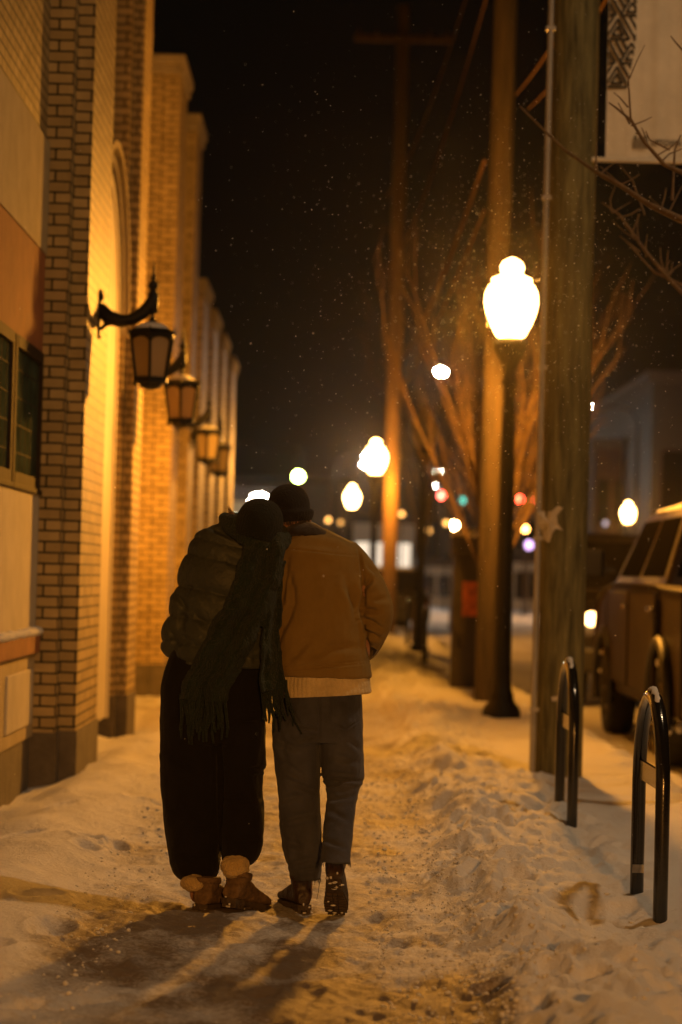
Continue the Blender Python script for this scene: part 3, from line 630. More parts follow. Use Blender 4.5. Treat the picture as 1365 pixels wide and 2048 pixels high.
# ================================================================= VEHICLES
def car(label, W, prof_low, cab, wheels, wr, paint, snow=True, lights=None, cat='car', name='parked_car', flare=False, group=None, mirror=True):
    """local frame: x across, y forward, z up; prof_low = (y,z) outline of the lower body, cab = (y_rear_base, y_front_base, zb, y_rear_top, y_front_top, zt)"""
    t = empty(name, (0, 0, 0), label, cat, group); hw = W/2
    pts = []
    for k, wy in enumerate(wheels):           # wheels listed from the rear
        for j in range(13):
            a = math.pi-math.pi*j/12; rr = wr*1.24; pts.append((wy+rr*math.cos(a), max(.98*wr*.95, wr+rr*math.sin(a)) if j in (0, 12) else wr+rr*math.sin(a)))
    zb = wr*.95; poly = [(prof_low[0][0], zb)]+pts+[(prof_low[-1][0], zb)]+prof_low[::-1]
    bm = bmesh.new(); st = [(-hw, .0, 1), (-hw+.02, 1, 1)]
    def ring(x, ins):
        c = sum(p[0] for p in poly)/len(poly); return [bm.verts.new((x, c+(p[0]-c)*(1-ins*.02), zb+(p[1]-zb)*(1-ins*.035) if p[1] > wr*2.3 else p[1])) for p in poly]
    rs = [ring(-hw+.0, 1.0), ring(-hw+.0, .0)] if False else [ring(-hw+.03, 1.3), ring(-hw, .6), ring(-hw+.10, 0), ring(hw-.10, 0), ring(hw, .6), ring(hw-.03, 1.3)]
    n = len(poly)
    for a, b in zip(rs, rs[1:]):
        for i in range(n): bm.faces.new((a[i], a[(i+1) % n], b[(i+1) % n], b[i]))
    bm.faces.new(rs[0]); bm.faces.new(rs[-1]); bmesh.ops.triangulate(bm, faces=[f for f in bm.faces if len(f.verts) > 4]); bmesh.ops.recalc_face_normals(bm, faces=bm.faces)
    me = bpy.data.meshes.new('body'); bm.to_mesh(me); bm.free(); body = link('body', me, paint, t); bv = body.modifiers.new('bevel', 'BEVEL'); bv.width = .045; bv.segments = 3; bv.limit_method = 'ANGLE'; bv.angle_limit = R(35)
    yr, yf, z0, yrt, yft, zt = cab; a_ = hw-.06; b_ = hw-.24
    def lerp(u, v, s): return tuple(u[i]+(v[i]-u[i])*s for i in range(3))
    g = MB(); g.rings([[Vector(p) for p in ((-a_, yr, z0-.05), (a_, yr, z0-.05), (a_, yf, z0-.05), (-a_, yf, z0-.05))], [Vector(p) for p in ((-b_, yrt, zt-.05), (b_, yrt, zt-.05), (b_, yft, zt-.05), (-b_, yft, zt-.05))],
             [Vector(p) for p in ((-b_+.08, yrt+.10, zt), (b_-.08, yrt+.10, zt), (b_-.08, yft-.12, zt), (-b_+.08, yft-.12, zt))]], False)
    gc = g.build('cab', paint, t); bv = gc.modifiers.new('bevel', 'BEVEL'); bv.width = .05; bv.segments = 3; bv.limit_method = 'ANGLE'; bv.angle_limit = R(25)
    def quad(c0, c1, c2, c3, mg, off): # inset panel on a plane, pushed out along off
        cc = tuple(sum(p[i] for p in (c0, c1, c2, c3))/4 for i in range(3)); o = Vector(off)
        q = [Vector(p).lerp(Vector(cc), mg)+o for p in (c0, c1, c2, c3)]; q2 = [p-o*2 for p in q]
        return MB().rings([q2, q], False)
    zA, zB = z0+.02, zt-.09
    f_ = lambda z, lo, hi: lo+(hi-lo)*(z-(z0-.05))/(zt-z0)
    for s_ in (-1, 1):
        X0, X1 = s_*f_(zA, a_, b_), s_*f_(zB, a_, b_)
        ya0, ya1, yb0, yb1 = f_(zA, yr, yrt), f_(zA, yf, yft), f_(zB, yr, yrt), f_(zB, yf, yft)
        cuts = (.04, .50, .97) if yf-yr > 1.6 else (.06, .95)
        for i in range(len(cuts)-1):
            u, v = cuts[i]+.02, cuts[i+1]-.03
            quad((X0, ya0+(ya1-ya0)*u, zA), (X0, ya0+(ya1-ya0)*v, zA), (X1, yb0+(yb1-yb0)*v, zB), (X1, yb0+(yb1-yb0)*u, zB), .0, (s_*.006, 0, 0)).build('side_window', M['carglass'], t)
    fz = lambda z, s0, s1: s0+(s1-s0)*(z-(z0-.05))/(zt-z0)
    wa, wb = f_(zA, a_, b_)-.07, f_(zB, a_, b_)-.07
    quad((-wa, fz(zA, yf, yft), zA), (wa, fz(zA, yf, yft), zA), (wb, fz(zB, yf, yft), zB), (-wb, fz(zB, yf, yft), zB), 0, (0, .008, .004)).build('windscreen', M['carglass'], t)
    quad((-wa, fz(zA, yr, yrt), zA), (wa, fz(zA, yr, yrt), zA), (wb, fz(zB, yr, yrt), zB), (-wb, fz(zB, yr, yrt), zB), 0, (0, -.008, .004)).build('rear_window', M['carglass'], t)
    yc = [(yr+(yf-yr)*c) for c in (.0, .5, .98)]
    for s_ in (-1, 1):
        for i in (0, 1):
            d = MB(); x0 = s_*(hw+.001); y0, y1 = yc[i]+.02, yc[i+1]-.02; zl = wr*1.25
            d.box(min(x0, x0+s_*.012), max(x0, x0+s_*.012), y0, y1, zl, z0-.10, .02)
            do = d.build('door', paint, t)
            MB().box(min(s_*(hw+.012), s_*(hw+.05)), max(s_*(hw+.012), s_*(hw+.05)), y0+.08, y0+.26, z0-.26, z0-.22, .008).build('handle', M['chrome'], do)
        if mirror:
            m_ = MB().box(min(s_*(hw-.02), s_*(hw+.12)), max(s_*(hw-.02), s_*(hw+.12)), yf-.42, yf-.36, z0+.05, z0+.10)
            m_.box(min(s_*(hw+.08), s_*(hw+.34)), max(s_*(hw+.08), s_*(hw+.34)), yf-.46, yf-.32, z0+.0, z0+.26, .035); m_.build('wing_mirror', M['plastic'], t)
    ye, zh = prof_low[-1][0], prof_low[-1][1]; y_b = prof_low[0][0]
    for s_ in (-1, 1):
        MB().box(s_*hw*.78-.17, s_*hw*.78+.17, ye-.10, ye+.012, z0-.38, z0-.20, .03).build('headlight', (lights or M['chrome']), t)
        MB().box(s_*hw*.86-.09, s_*hw*.86+.09, y_b-.012, y_b+.10, z0-.45, z0-.16, .02).build('tail_light', M['taillens'], t)
    MB().box(-hw*.55, hw*.55, ye-.04, ye+.014, z0-.42, z0-.16, .02).build('grille', M['plastic'], t)
    MB().box(-hw*.98, hw*.98, ye-.10, ye+.10, wr*.95, wr*.95+.24, .04).build('bumper', M['plastic'], t)
    MB().box(-hw*.98, hw*.98, y_b-.12, y_b+.08, wr*.95, wr*.95+.22, .04).build('bumper', M['plastic'], t)
    for wy in wheels:
        for s_ in (-1, 1):
            x0 = s_*(hw-.13); wm = MB(); n = 28; pr = [(-.11, wr*.60), (-.125, wr*.72), (-.12, wr*.93), (-.09, wr), (.09, wr), (.12, wr*.93), (.125, wr*.72), (.11, wr*.60)]
            wm.rings([[Vector((x0+a, wy+r_*math.cos(q), wr+r_*math.sin(q))) for a, r_ in pr] for q in [2*math.pi*k/n for k in range(n)]], True, False, True)
            wh = wm.build('wheel', M['tyre'], t)
            rm = MB(); rm.rings([[Vector((x0+s_*a, wy+r_*math.cos(q), wr+r_*math.sin(q))) for q in [2*math.pi*k/n for k in range(n)]] for a, r_ in ((.10, wr*.61), (.07, wr*.56), (.03, wr*.5), (.03, .03))], False, False)
            for k in range(6):
                q = 2*math.pi*k/6; rm.tube([(x0+s_*.06, wy+.05*math.cos(q), wr+.05*math.sin(q)), (x0+s_*.085, wy+wr*.56*math.cos(q), wr+wr*.56*math.sin(q))], [.035, .03], 5)
            rm.ell((x0+s_*.07, wy, wr), (.03, .06, .06)); rm.build('rim', M['rim'], wh)
            if flare:
                fl = MB(); pts = [(s_*(hw+.012), wy+wr*1.27*math.cos(q), wr+wr*1.27*math.sin(q)) for q in [math.pi*k/14 for k in range(-1, 16)]]
                fl.tube(pts, .045, 6); fl.build('fender_flare', M['plastic'], t)
                sw = MB()
                for k in range(46):
                    q = random.uniform(-.3, 3.4); rr = wr*random.uniform(.93, 1.16); sw.ell((s_*(hw-.13+random.uniform(-.05, .12)), wy+rr*math.cos(q), wr+rr*math.sin(q)*.98), tuple(random.uniform(.02, .05) for _ in range(3)), 6, 4)
                sw.build('caked_snow', M['snow'], t)
    if snow:
        s = MB(); nx, ny = 24, 30; vs = []
        for j in range(ny+1):
            for i in range(nx+1):
                u, v = i/nx, j/ny; e = min(u, 1-u, v, 1-v); x = (-b_+.03)+(2*b_-.06)*u; y = yrt+.04+(yft-yrt-.1)*v
                vs.append((x, y, zt-.03+.09*min(1, e*9)**.5*(1+.35*float(vnoise(np.array(x*4.), np.array(y*4.), seed=4))) - (.06 if e < .01 else 0)))
        s.add(vs, [(j*(nx+1)+i, j*(nx+1)+i+1, (j+1)*(nx+1)+i+1, (j+1)*(nx+1)+i) for j in range(ny) for i in range(nx)], True); s.build('roof_snow', M['snow'], t)
    return t
M['frontglint'] = emit('front_glint_glow', (1, .55, .18), 14)  # warm glints on the parked car's front, put in as glowing lamp shapes
M['taillens'] = mat('tail_lens', (.16, .008, .006), .2, var=.2)
pk = car('big muddy pickup truck with snow on its roof, parked at right beside the racks', 2.0, [(-2.95, .62), (-2.93, 1.36), (-1.72, 1.38), (-1.5, 1.40), (1.4, 1.41), (2.2, 1.36), (2.72, 1.24), (2.85, 1.0), (2.86, .60)], (-1.62, 1.75, 1.43, -1.45, 1.02, 2.02), (-1.85, 1.85), .42, M['car'], cat='pickup truck', name='pickup_truck', flare=True)
pk.location = (3.86, 22.3, -.10); pk.scale = (1.10, 1.10, 1.09)
suvp = [(-2.3, .5), (-2.32, 1.05), (-1.9, 1.12), (1.1, 1.12), (1.9, 1.04), (2.25, .92), (2.32, .7), (2.33, .45)]
sv = car('dark car with warm glints put in as small glowing front lamps, beyond the pickup, mostly hidden by the pole', 1.86, suvp, (-2.2, 1.15, 1.14, -1.9, .45, 1.72), (-1.4, 1.45), .36, M['carsilver'], group='cars parked along the kerb'); sv.location = (3.80, 31.0, -.07); sv.rotation_euler = (0, 0, math.pi); sv.scale = (1, 1, 1.22)
fc = dup(sv, (1.40, 66.8, -.10), 'far dark parked car with snowy rear window, just right of the man in tan'); fc.rotation_euler = (0, 0, R(8)); fc.scale = (1, 1, 1)
for ch in [c for c in S.objects if c.parent == sv and c.name.startswith('headlight')]: sx_ = .92*.78*(1 if sum(v.co.x for v in ch.data.vertices) > 0 else -1); ch.data = MB().ell((sx_, 2.34, .86), (.085, .03, .07)).mesh('headlight'); ch.data.materials.append(M['frontglint'])
for ch in [c for c in S.objects if c.parent == sv and c.name.startswith('roof_snow')]: bpy.data.objects.remove(ch)
mv = car('oncoming car with white headlights glaring, far down the street', 1.86, suvp, (-2.2, 1.15, 1.14, -1.9, .45, 1.72), (-1.4, 1.45), .36, M['carsilver'], snow=False, lights=emit('headlamp', (1, .93, .82), 420), name='oncoming_car')
q = P(772, 1112, 118); mv.location = (q.x, 118, -.1); mv.rotation_euler = (0, 0, math.pi)

# ================================================================= FAR STREET
def far_building(x0, x1, y, dep, h, wall, label, name='far_building', win=None, cat='building', roof=None, fl=None, glow=None):
    t = empty(name, ((x0+x1)/2, y, 0), label, cat); MB().box(x0, x1, y, y+dep, -.2, h).build('wall', wall, t)
    MB().box(x0-.2, x1+.2, y-.25, y+dep, h, h+.45).build('roof', roof or M['darkpaint'], t)
    if win:
        n, z0, z1, lit = win
        for k in range(n):
            a = x0+(x1-x0)*(k+.18)/n; b = x0+(x1-x0)*(k+.82)/n
            f = MB().box(a-.06, b+.06, y-.06, y-.002, z0-.06, z1+.06).build('window', M['metal'], t)
            MB().box(a, b, y-.085, y-.062, z0, z1).build('pane', lit if (lit and (fl is None or k in fl)) else M['carglass'], f)
    return t
X_ = lambda px, d: P(px, 1150, d).x
M['shopglow'] = emit('lit_shop_window', (1, .80, .58), 1.1)
M['warmglow'] = emit('lit_window', (1, .50, .16), .8)
far_building(-9, X_(560, 74), 74, 9, 3.6, M['beige'], 'low far building with dark overhanging roof at the end of the brick row', win=(5, .9, 2.4, None), roof=M['darkpaint'])
far_building(X_(560, 76), X_(625, 76)+.2, 76.5, 7, 2.6, M['terracotta'], 'small far building with an amber front behind the two people', win=(2, .8, 2.0, None), roof=M['darkpaint'])
far_building(X_(704, 128), X_(722, 128)+2.8, 128, 12, 4.2, M['whitepaint'], 'far shop with pale glowing front windows, left of the dark lamp post', name='far_shop', win=(3, .3, 3.2, M['shopglow']), cat='shop')
far_building(-12, X_(690, 150), 150, 10, 7, M['stone'], 'dim far block behind the two small amber lights', win=(6, 2.5, 4, M['warmglow']), fl=(4,))
far_building(X_(880, 165), X_(1050, 165), 165, 10, 8, M['stone'], 'dim far block closing the street beyond the traffic signals', win=(6, 1, 3, M['warmglow']), fl=(1, 4))
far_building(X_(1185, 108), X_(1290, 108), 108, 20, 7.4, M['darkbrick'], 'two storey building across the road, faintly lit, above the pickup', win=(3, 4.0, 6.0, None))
far_building(X_(1000, 122), X_(1085, 122), 122, 8, 2.3, M['whitepaint'], 'low pale front between the lamp post and the broad pole', name='far_shop', win=(3, .5, 1.8, None), cat='shop')
far_building(X_(842, 124), X_(905, 124), 124, 8, 2.0, M['whitepaint'], 'low pale front right of the unlit lamp post', name='far_shop', win=(2, .5, 1.5, None), cat='shop')
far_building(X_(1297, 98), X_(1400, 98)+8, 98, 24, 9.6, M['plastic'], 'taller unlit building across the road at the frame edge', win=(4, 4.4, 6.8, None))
def far_light(px, py, d, col, st, label, arm=-1.6, r=.2):
    q = P(px, py, d); road_light((q.x-arm, d, -.15), q.z, arm, emit('road_lens', col, st), label, (r, r*.8), hd=0)
WH = (1, .90, .76)
far_light(883, 733, 86, WH, 650, 'highest far white road light, left of the big glowing globe', r=.2)
far_light(1172, 803, 92, WH, 420, 'far white road light beside the banner pole, above the parked cars', arm=-2, r=.2)
far_light(876, 935, 150, WH, 300, 'far white road light, upper of two above the red signal', r=.22)
far_light(875, 965, 172, WH, 120, 'tiny white road light, lower of two above the red signal', r=.22)
far_light(1197, 912, 140, (1, .8, .65), 3, 'dim greyish road light beside the roof across the road', r=.24)
far_light(520, 992, 70, (1, .88, .72), 110, 'white road light half hidden behind the dark knit hat', arm=-1.5, r=.30)
far_light(740, 904, 105, WH, 500, 'white road light just above the lamp at the glowing pole', arm=1.5, r=.24)
far_light(733, 921, 128, WH, 300, 'white road light at upper left edge of the lamp by the pole', arm=1.5, r=.24)
far_light(467, 1029, 70, (1, .95, .9), 60, 'low white light peeping over the puffer collar', arm=-1, r=.2)
# traffic signals on a mast arm
q0, q1 = P(846, 980, 100), P(1095, 985, 100)
gm = empty('signal_mast', (q1.x, 100, 0), 'dark mast with a long arm carrying the far traffic signals', 'signal mast')
g = MB(); g.tube([(q1.x, 100.3, -.2), (q1.x, 100.3, q0.z+.9)], .13, 10); g.tube([(q1.x, 100.3, q0.z+.7), (q0.x, 100.3, q0.z+.9)], [.10, .06], 8); g.build('mast', M['black'], gm)
def signal(px, py, d, which, col, st, label):
    q = P(px, py, d); t = empty('traffic_signal', (q.x, d, q.z), label, 'traffic signal', 'far traffic signals on the mast arm')
    zc = q.z-(.34, 0, -.34)[which]; MB().box(q.x-.19, q.x+.19, d, d+.22, zc-.56, zc+.56, .03).build('housing', M['black'], t)
    for k in range(3):
        zz = zc+(.34, 0, -.34)[k]; e = (col, st) if k == which else None
        MB().ell((q.x, d-.01, zz), (.14, .05, .14)).build('lens', emit('signal_lens', col, st) if e else M['plastic'], t)
        v = MB(); v.tube([(q.x+.16*math.cos(a), d-.08, zz+.16*math.sin(a)) for a in [math.pi*j/8 for j in range(9)]], .012, 4); v.build('visor', M['black'], t)
signal(884, 991, 99.8, 0, (1, .10, .06), 26, 'traffic signal showing red, leftmost on the mast arm')
signal(925, 1001, 99.8, 2, (.05, .55, .42), 3, 'traffic signal showing teal green, between the two red ones')
signal(1040, 998, 99.8, 0, (1, .07, .03), 26, 'traffic signal showing red, just right of the lamp post')
signal(1071, 1000, 99.8, 0, (1, .05, .06), 6, 'dimmer red traffic signal half hidden by the broad utility pole')
ts = P(597, 953, 92); t_ = empty('traffic_signal', (ts.x, 92, ts.z), 'traffic signal glowing yellow green above the black beanie', 'traffic signal')
MB().box(ts.x-.19, ts.x+.19, 92, 92.2, ts.z-.2, ts.z+.92, .03).build('housing', M['black'], t_)
MB().ell((ts.x, 91.98, ts.z), (.20, .06, .20)).build('lens', emit('signal_lens', (.72, 1, .22), 60), t_)
MB().tube([(ts.x, 92.25, ts.z+.7), (ts.x, 92.3, ts.z+1.1), (ts.x-3.3, 92.3, ts.z+1.3), (ts.x-3.3, 92.3, -.2)], [.04, .06, .09, .12], 8).build('mast', M['black'], t_)
# small amber wall lamps on far fronts
def wall_lamp(px, py, d, st, label, col=(1, .45, .10), r=.12):
    q = P(px, py, d); t = empty('far_lamp', (q.x, d, q.z), label, 'lamp', 'small far lamps'); MB().ell((q.x, d, q.z), (r, r, r)).build('bulb', emit('amber_bulb', col, st), t)
    MB().tube([(q.x, d+.12, -.2), (q.x, d+.12, q.z+.12), (q.x, d, q.z+.16)], [.05, .04, .05], 6).build('post', M['metal'], t)
wall_lamp(657, 1040, 118, 5, 'small amber lamp, left of a pair beyond the man')
wall_lamp(682, 1045, 118, 2, 'dimmer brownish lamp, right of a pair beyond the man')
wall_lamp(804, 1028, 120, 5, 'small amber lamp just right of the glowing pole')
wall_lamp(858, 1061, 110, 3, 'faint amber lamp right of the unlit lamp post')
wall_lamp(893, 1046, 112, 5, 'amber lamp left of the bright pair above the dark cabinet')
wall_lamp(909, 1051, 100, 90, 'bright warm lamp above the snow-topped dark cabinet', (1, .62, .25), .16)
wall_lamp(1051, 1058, 100, 25, 'orange lamp low between the lamp post and broad pole')
wall_lamp(1058, 1090, 104, 4, 'lavender lamp low between the lamp post and broad pole', (.75, .45, .9), .18)
wall_lamp(1211, 1046, 108, .8, 'tiny pale lamp left of the lamp above the pickup', (.8, .7, .8), .14)
wall_lamp(1160, 893, 48, 12, 'short amber glint lamp at the edge of the broad pole', (1, .5, .12), .05)
# blue street banner on the far lamp
q = P(1035, 850, 36); fbn = empty('blue_banner', (q.x, 36, q.z), 'small blue cloth banner hanging behind the bare tree', 'banner')
MB().box(q.x-.22, q.x+.28, 36, 36.01, q.z-.45, q.z+.45).build('cloth', mat('blue_cloth', (.05, .06, .28), .8), fbn)

# ================================================================= PEOPLE
PD = 10.33
def ring_at(py, l, r, yo=0, ry=.12, d=PD, n=36, p=2.4, tilt=0):
    c = P((l+r)/2, py, d+yo); rx = (r-l)/2/F_PX*(d+yo); out = []
    for k in range(n):
        a = 2*math.pi*k/n; ca, sa = math.cos(a), math.sin(a); q = (abs(ca)**p+abs(sa)**p)**(-1/p)
        out.append(c+Vector((rx*q*ca, ry*q*sa, tilt*rx*q*ca)))
    return out
def dense(rows, m=4):
    a = np.array(rows, float); out = []
    for i in range(len(a)-1):
        p0, p1, p2, p3 = a[max(i-1, 0)], a[i], a[i+1], a[min(i+2, len(a)-1)]
        for k in range(m):
            t = k/m; out.append(.5*((2*p1)+(-p0+p2)*t+(2*p0-5*p1+4*p2-p3)*t*t+(-p0+3*p1-3*p2+p3)*t**3))
    out.append(a[-1]); return out
def prof(mb, rows, tilt=0, p=2.4, n=36, m=3): mb.rings([ring_at(*r, p=p, n=n, tilt=tilt) for r in dense(rows, m)]); return mb
def limb3(mb, pts, n=14):
    """pts: (px, py, depth offset, radius in m)"""
    a = dense(pts, 4); mb.tube([P(q[0], q[1], PD+q[2]) for q in a], [q[3] for q in a], n); c0, c1 = a[0], a[-1]
    mb.ell(P(c0[0], c0[1], PD+c0[2]), (c0[3],)*3); mb.ell(P(c1[0], c1[1], PD+c1[2]), (c1[3],)*3); return mb
def remesh(mb, vox=.009, smooth=6, fn=None, name='mesh', extra=0):
    o = bpy.data.objects.new('tmp', mb.mesh('tmp')); C.objects.link(o)
    m = o.modifiers.new('r', 'REMESH'); m.mode = 'VOXEL'; m.voxel_size = vox
    s = o.modifiers.new('s', 'SMOOTH'); s.iterations = smooth; s.factor = .5
    if extra: u = o.modifiers.new('u', 'SUBSURF'); u.levels = extra; u.render_levels = extra
    bpy.context.view_layer.update(); me = bpy.data.meshes.new_from_object(o.evaluated_get(bpy.context.evaluated_depsgraph_get())); bpy.data.objects.remove(o)
    n = len(me.vertices); V = np.empty(n*3, np.float32); me.vertices.foreach_get('co', V); V = V.reshape(-1, 3).astype(float)
    Nn = np.empty(n*3, np.float32); me.vertices.foreach_get('normal', Nn); Nn = Nn.reshape(-1, 3).astype(float)
    if fn:
        V = V + fn(V, Nn); me.vertices.foreach_set('co', V.astype(np.float32).ravel())
    me.polygons.foreach_set('use_smooth', np.ones(len(me.polygons), bool)); me.update(); me.name = name; return me
def creases(V, Nn, segs, gain=1.7):
    px, py = proj(V); out = np.zeros(len(V)); face = sstep(.35, -.25, Nn[:, 1])
    for (x0, y0, x1_, y1_, wd, dp) in segs:
        dx, dy = x1_-x0, y1_-y0; L2 = dx*dx+dy*dy; t = np.clip(((px-x0)*dx+(py-y0)*dy)/L2, 0, 1); L_ = math.sqrt(L2)
        ex, ey = px-(x0+dx*t), py-(y0+dy*t); dist = np.hypot(ex, ey); sd = (ex*-dy+ey*dx)/L_
        fade = .25+.75*np.sin(np.pi*np.clip(t, .02, .98))
        out += fade*(-dp*np.exp(-(dist/wd)**2)+.55*dp*np.exp(-((sd-1.9*wd)/(1.1*wd))**2)*(np.abs(ex*dx+ey*dy)/L_ < wd))
    return (gain*out*face)[:, None]*Nn
def weave(V, Nn, amp, f=(9, 9, 9), seed=0, o=4): return (amp*fbm(V[:, 0]*f[0], V[:, 1]*f[1], V[:, 2]*f[2], o=o, seed=seed))[:, None]*Nn
def fabric(name, col, rough=.85, sheen=.3, var=.18, bscale=400, bump=.25, wave=None, scale=14):
    m = mat(name, col, rough, var=var, scale=scale, bump=bump, bscale=bscale, sheen=sheen, spec=.25); return m
M['canvas'] = fabric('tan_canvas', (.22, .145, .040), sheen=.05, var=.07)
M['cord'] = fabric('dark_corduroy', (.022, .014, .010))
M['denim'] = fabric('grey_denim', (.056, .060, .084), sheen=.1, var=.4, scale=5)
M['knit'] = fabric('cream_knit', (.62, .50, .28), bscale=160, bump=.5)
M['beanie'] = fabric('black_beanie', (.008, .006, .008), sheen=.05, bscale=130, bump=.6)
M['hat2'] = fabric('dark_green_knit', (.007, .009, .006), sheen=.05, bscale=120, bump=.6)
M['puffer'] = mat('puffer_nylon', (.042, .048, .037), .55, var=.15, scale=7, bump=.25, bscale=55, spec=.4)
M['scarf'] = fabric('green_scarf_wool', (.009, .021, .013), sheen=.12, bscale=150, bump=.9, var=.35)
M['blackcloth'] = fabric('black_trousers', (.0075, .0065, .006), sheen=.05, rough=.95)
M['skin'] = mat('skin', (.42, .22, .13), .55, var=.06, bump=.05)
M['boot'] = mat('brown_boot_leather', (.034, .017, .010), .5, var=.4, scale=18, bump=.3, bscale=50)
M['boot2'] = mat('tan_suede_boot', (.15, .095, .05), .85, var=.45, scale=20, bump=.4, bscale=60)
M['sole'] = mat('boot_sole', (.06, .042, .026), .8, var=.4, scale=30, bump=.4)
M['sherpa'] = fabric('cream_fleece', (.58, .42, .18), bscale=130, bump=.8)

def head(mb, px, py, yo, s=1.0, yaw=0, roll=0):
    c = P(px, py, PD+yo); T = Matrix.Translation(c) @ Matrix.Rotation(roll, 4, 'Y') @ Matrix.Rotation(yaw, 4, 'Z')
    def e(o, r): 
        k = MB().ell((0, 0, 0), tuple(v*s for v in r)); T2 = T @ Matrix.Translation(Vector(o)*s); mb.add([T2 @ Vector(v) for v in k.v], k.f, True)
    e((0, 0, .02), (.076, .094, .105)); e((0, .025, -.05), (.058, .068, .070)); e((0, .10, -.02), (.014, .022, .024)); e((0, .078, -.095), (.026, .022, .022))
    e((.078, -.005, -.015), (.012, .022, .033)); e((-.078, -.005, -.015), (.012, .022, .033)); e((0, .088, -.058), (.026, .014, .010)); e((.03, .085, .02), (.022, .014, .010)); e((-.03, .085, .02), (.022, .014, .010))
def hand(mb, px, py, yo, d=Vector((0, .3, -1))):
    c = P(px, py, PD+yo); d = d.normalized(); sd = d.cross(Vector((0, 1, .2))).normalized(); up = d.cross(sd)
    mb.tube([c, c+d*.09], [.030, .036], 10)
    for k in range(4):
        o = c+d*.085+sd*(k-1.5)*.020; L_ = (.065, .078, .072, .055)[k]; mb.tube([o, o+d*L_*.5+up*.008, o+d*L_+up*.025], [.0100, .0092, .008], 8)
    o = c+d*.02+sd*.03; mb.tube([o, o+d*.04+sd*.022, o+d*.075+sd*.02+up*.01], [.013, .011, .009], 8)
# ---------- man
man = empty('person', tuple(P(612, 1815, PD)*1), 'man in tan canvas jacket, black beanie and grey jeans, walking away', 'person')
b = MB(); head(b, 581, 1032, .02, 1.0, roll=R(-8))
limb3(b, [(588, 1055, .02, .055), (600, 1075, .01, .058), (612, 1095, 0, .07)])
prof(b, [(1085, 575, 680, 0, .08), (1105, 553, 712, 0, .095), (1180, 562, 712, 0, .105), (1290, 575, 712, 0, .10), (1380, 566, 708, 0, .105), (1460, 562, 712, 0, .105)])
limb3(b, [(706, 1118, 0, .045), (735, 1170, 0, .048), (752, 1222, 0, .040), (742, 1270, .06, .034), (722, 1318, .13, .026)]); hand(b, 722, 1318, .13, Vector((-.3, .4, -1)))
limb3(b, [(560, 1118, 0, .045), (548, 1170, .03, .048), (540, 1228, .08, .040), (534, 1270, .15, .034), (530, 1310, .20, .026)]); hand(b, 530, 1310, .20)
limb3(b, [(598, 1450, 0, .085), (600, 1590, 0, .055), (606, 1700, 0, .040), (610, 1790, .0, .034)]); limb3(b, [(680, 1450, 0, .085), (688, 1570, .0, .058), (678, 1650, -.13, .05), (670, 1745, -.26, .038)])
link('body', remesh(b, .0085, 3), M['skin'], man)
b = MB()
prof(b, [(1058, 592, 652, .01, .075), (1066, 580, 668, .01, .085), (1076, 564, 690, 0, .10), (1090, 552, 712, 0, .115), (1110, 545, 722, 0, .13), (1150, 541, 729, 0, .142), (1200, 544, 729, 0, .15), (1250, 543, 730, 0, .15), (1300, 541, 735, 0, .15), (1335, 545, 741, 0, .157), (1353, 547, 744, 0, .158)], tilt=.0)
limb3(b, [(700, 1112, 0, .060), (722, 1145, 0, .068), (744, 1190, 0, .073), (754, 1222, 0, .070), (751, 1252, .04, .064), (741, 1282, .10, .055), (733, 1300, .15, .046)])
limb3(b, [(572, 1114, 0, .060), (555, 1150, .02, .066), (545, 1195, .06, .066), (541, 1230, .10, .062), (536, 1275, .17, .052), (532, 1305, .20, .045)])
CR = [(717, 1090, 726, 1153, 4, .010), (726, 1153, 725, 1232, 5, .020), (725, 1232, 739, 1310, 4, .016), (724, 1218, 760, 1223, 5, .012), (726, 1236, 766, 1258, 5, .014), (730, 1262, 760, 1276, 5, .010), (727, 1180, 745, 1157, 5, .011),
      (584, 1150, 587, 1207, 6, .011), (587, 1207, 560, 1268, 7, .013), (577, 1180, 581, 1150, 4, .006), (575, 1120, 566, 1200, 6, .010), (560, 1240, 552, 1300, 6, .010), (556, 1342, 742, 1326, 2.0, .0045), (556, 1337, 742, 1321, 1.8, .003), (560, 1096, 715, 1112, 1.8, .0028), (700, 1180, 716, 1216, 6, .007), (690, 1150, 718, 1240, 8, .006), (600, 1310, 680, 1300, 9, .005), (640, 1290, 725, 1296, 8, .006), (605, 1085, 700, 1100, 10, .004), (735, 1130, 757, 1150, 5, .006), (744, 1200, 776, 1196, 6, .007), (580, 1320, 620, 1280, 7, .006)]
def f_j(V, Nn): return creases(V, Nn, CR)+weave(V, Nn, .0045, (6, 6, 4), 3)+weave(V, Nn, .0010, (30, 30, 16), 5, 3)
link('jacket', remesh(b, .0045, 12, f_j), M['canvas'], man)
# zip-edge and cuff
MB().tube([P(744, 1296, PD+.02), P(751, 1301, PD-.01), P(747, 1310, PD+.02)], [.006, .010, .005], 8).build('cuff', M['cord'], man)
b = MB(); prof(b, [(1043, 583, 622, .02, .055), (1048, 577, 634, .01, .066), (1056, 569, 648, .0, .080), (1066, 562, 662, 0, .092), (1074, 562, 672, 0, .095)], tilt=.0)
link('collar', remesh(b, .006, 4, lambda V, Nn: weave(V, Nn, .002, (60, 60, 10), 9)), M['cord'], man)
b = MB(); rs = []
for r in dense([(1325, 566, 732, 0, .138), (1352, 558, 737, 0, .145), (1366, 556, 739, 0, .147), (1378, 556, 740, 0, .147), (1386, 556, 742, 0, .150), (1390, 557, 740, 0, .146)], 3):
    rr = ring_at(*r, n=260); c = sum(rr, Vector())/len(rr)
    rs.append([c+(p-c)*(1+.011*math.sin(k/260*2*math.pi*62)+.012*math.sin(k/260*2*math.pi*9))+Vector((0, 0, -(p.x-c.x)*-.07)) for k, p in enumerate(rr)])
b.rings(rs); b.build('sweater', M['knit'], man)
b = MB()
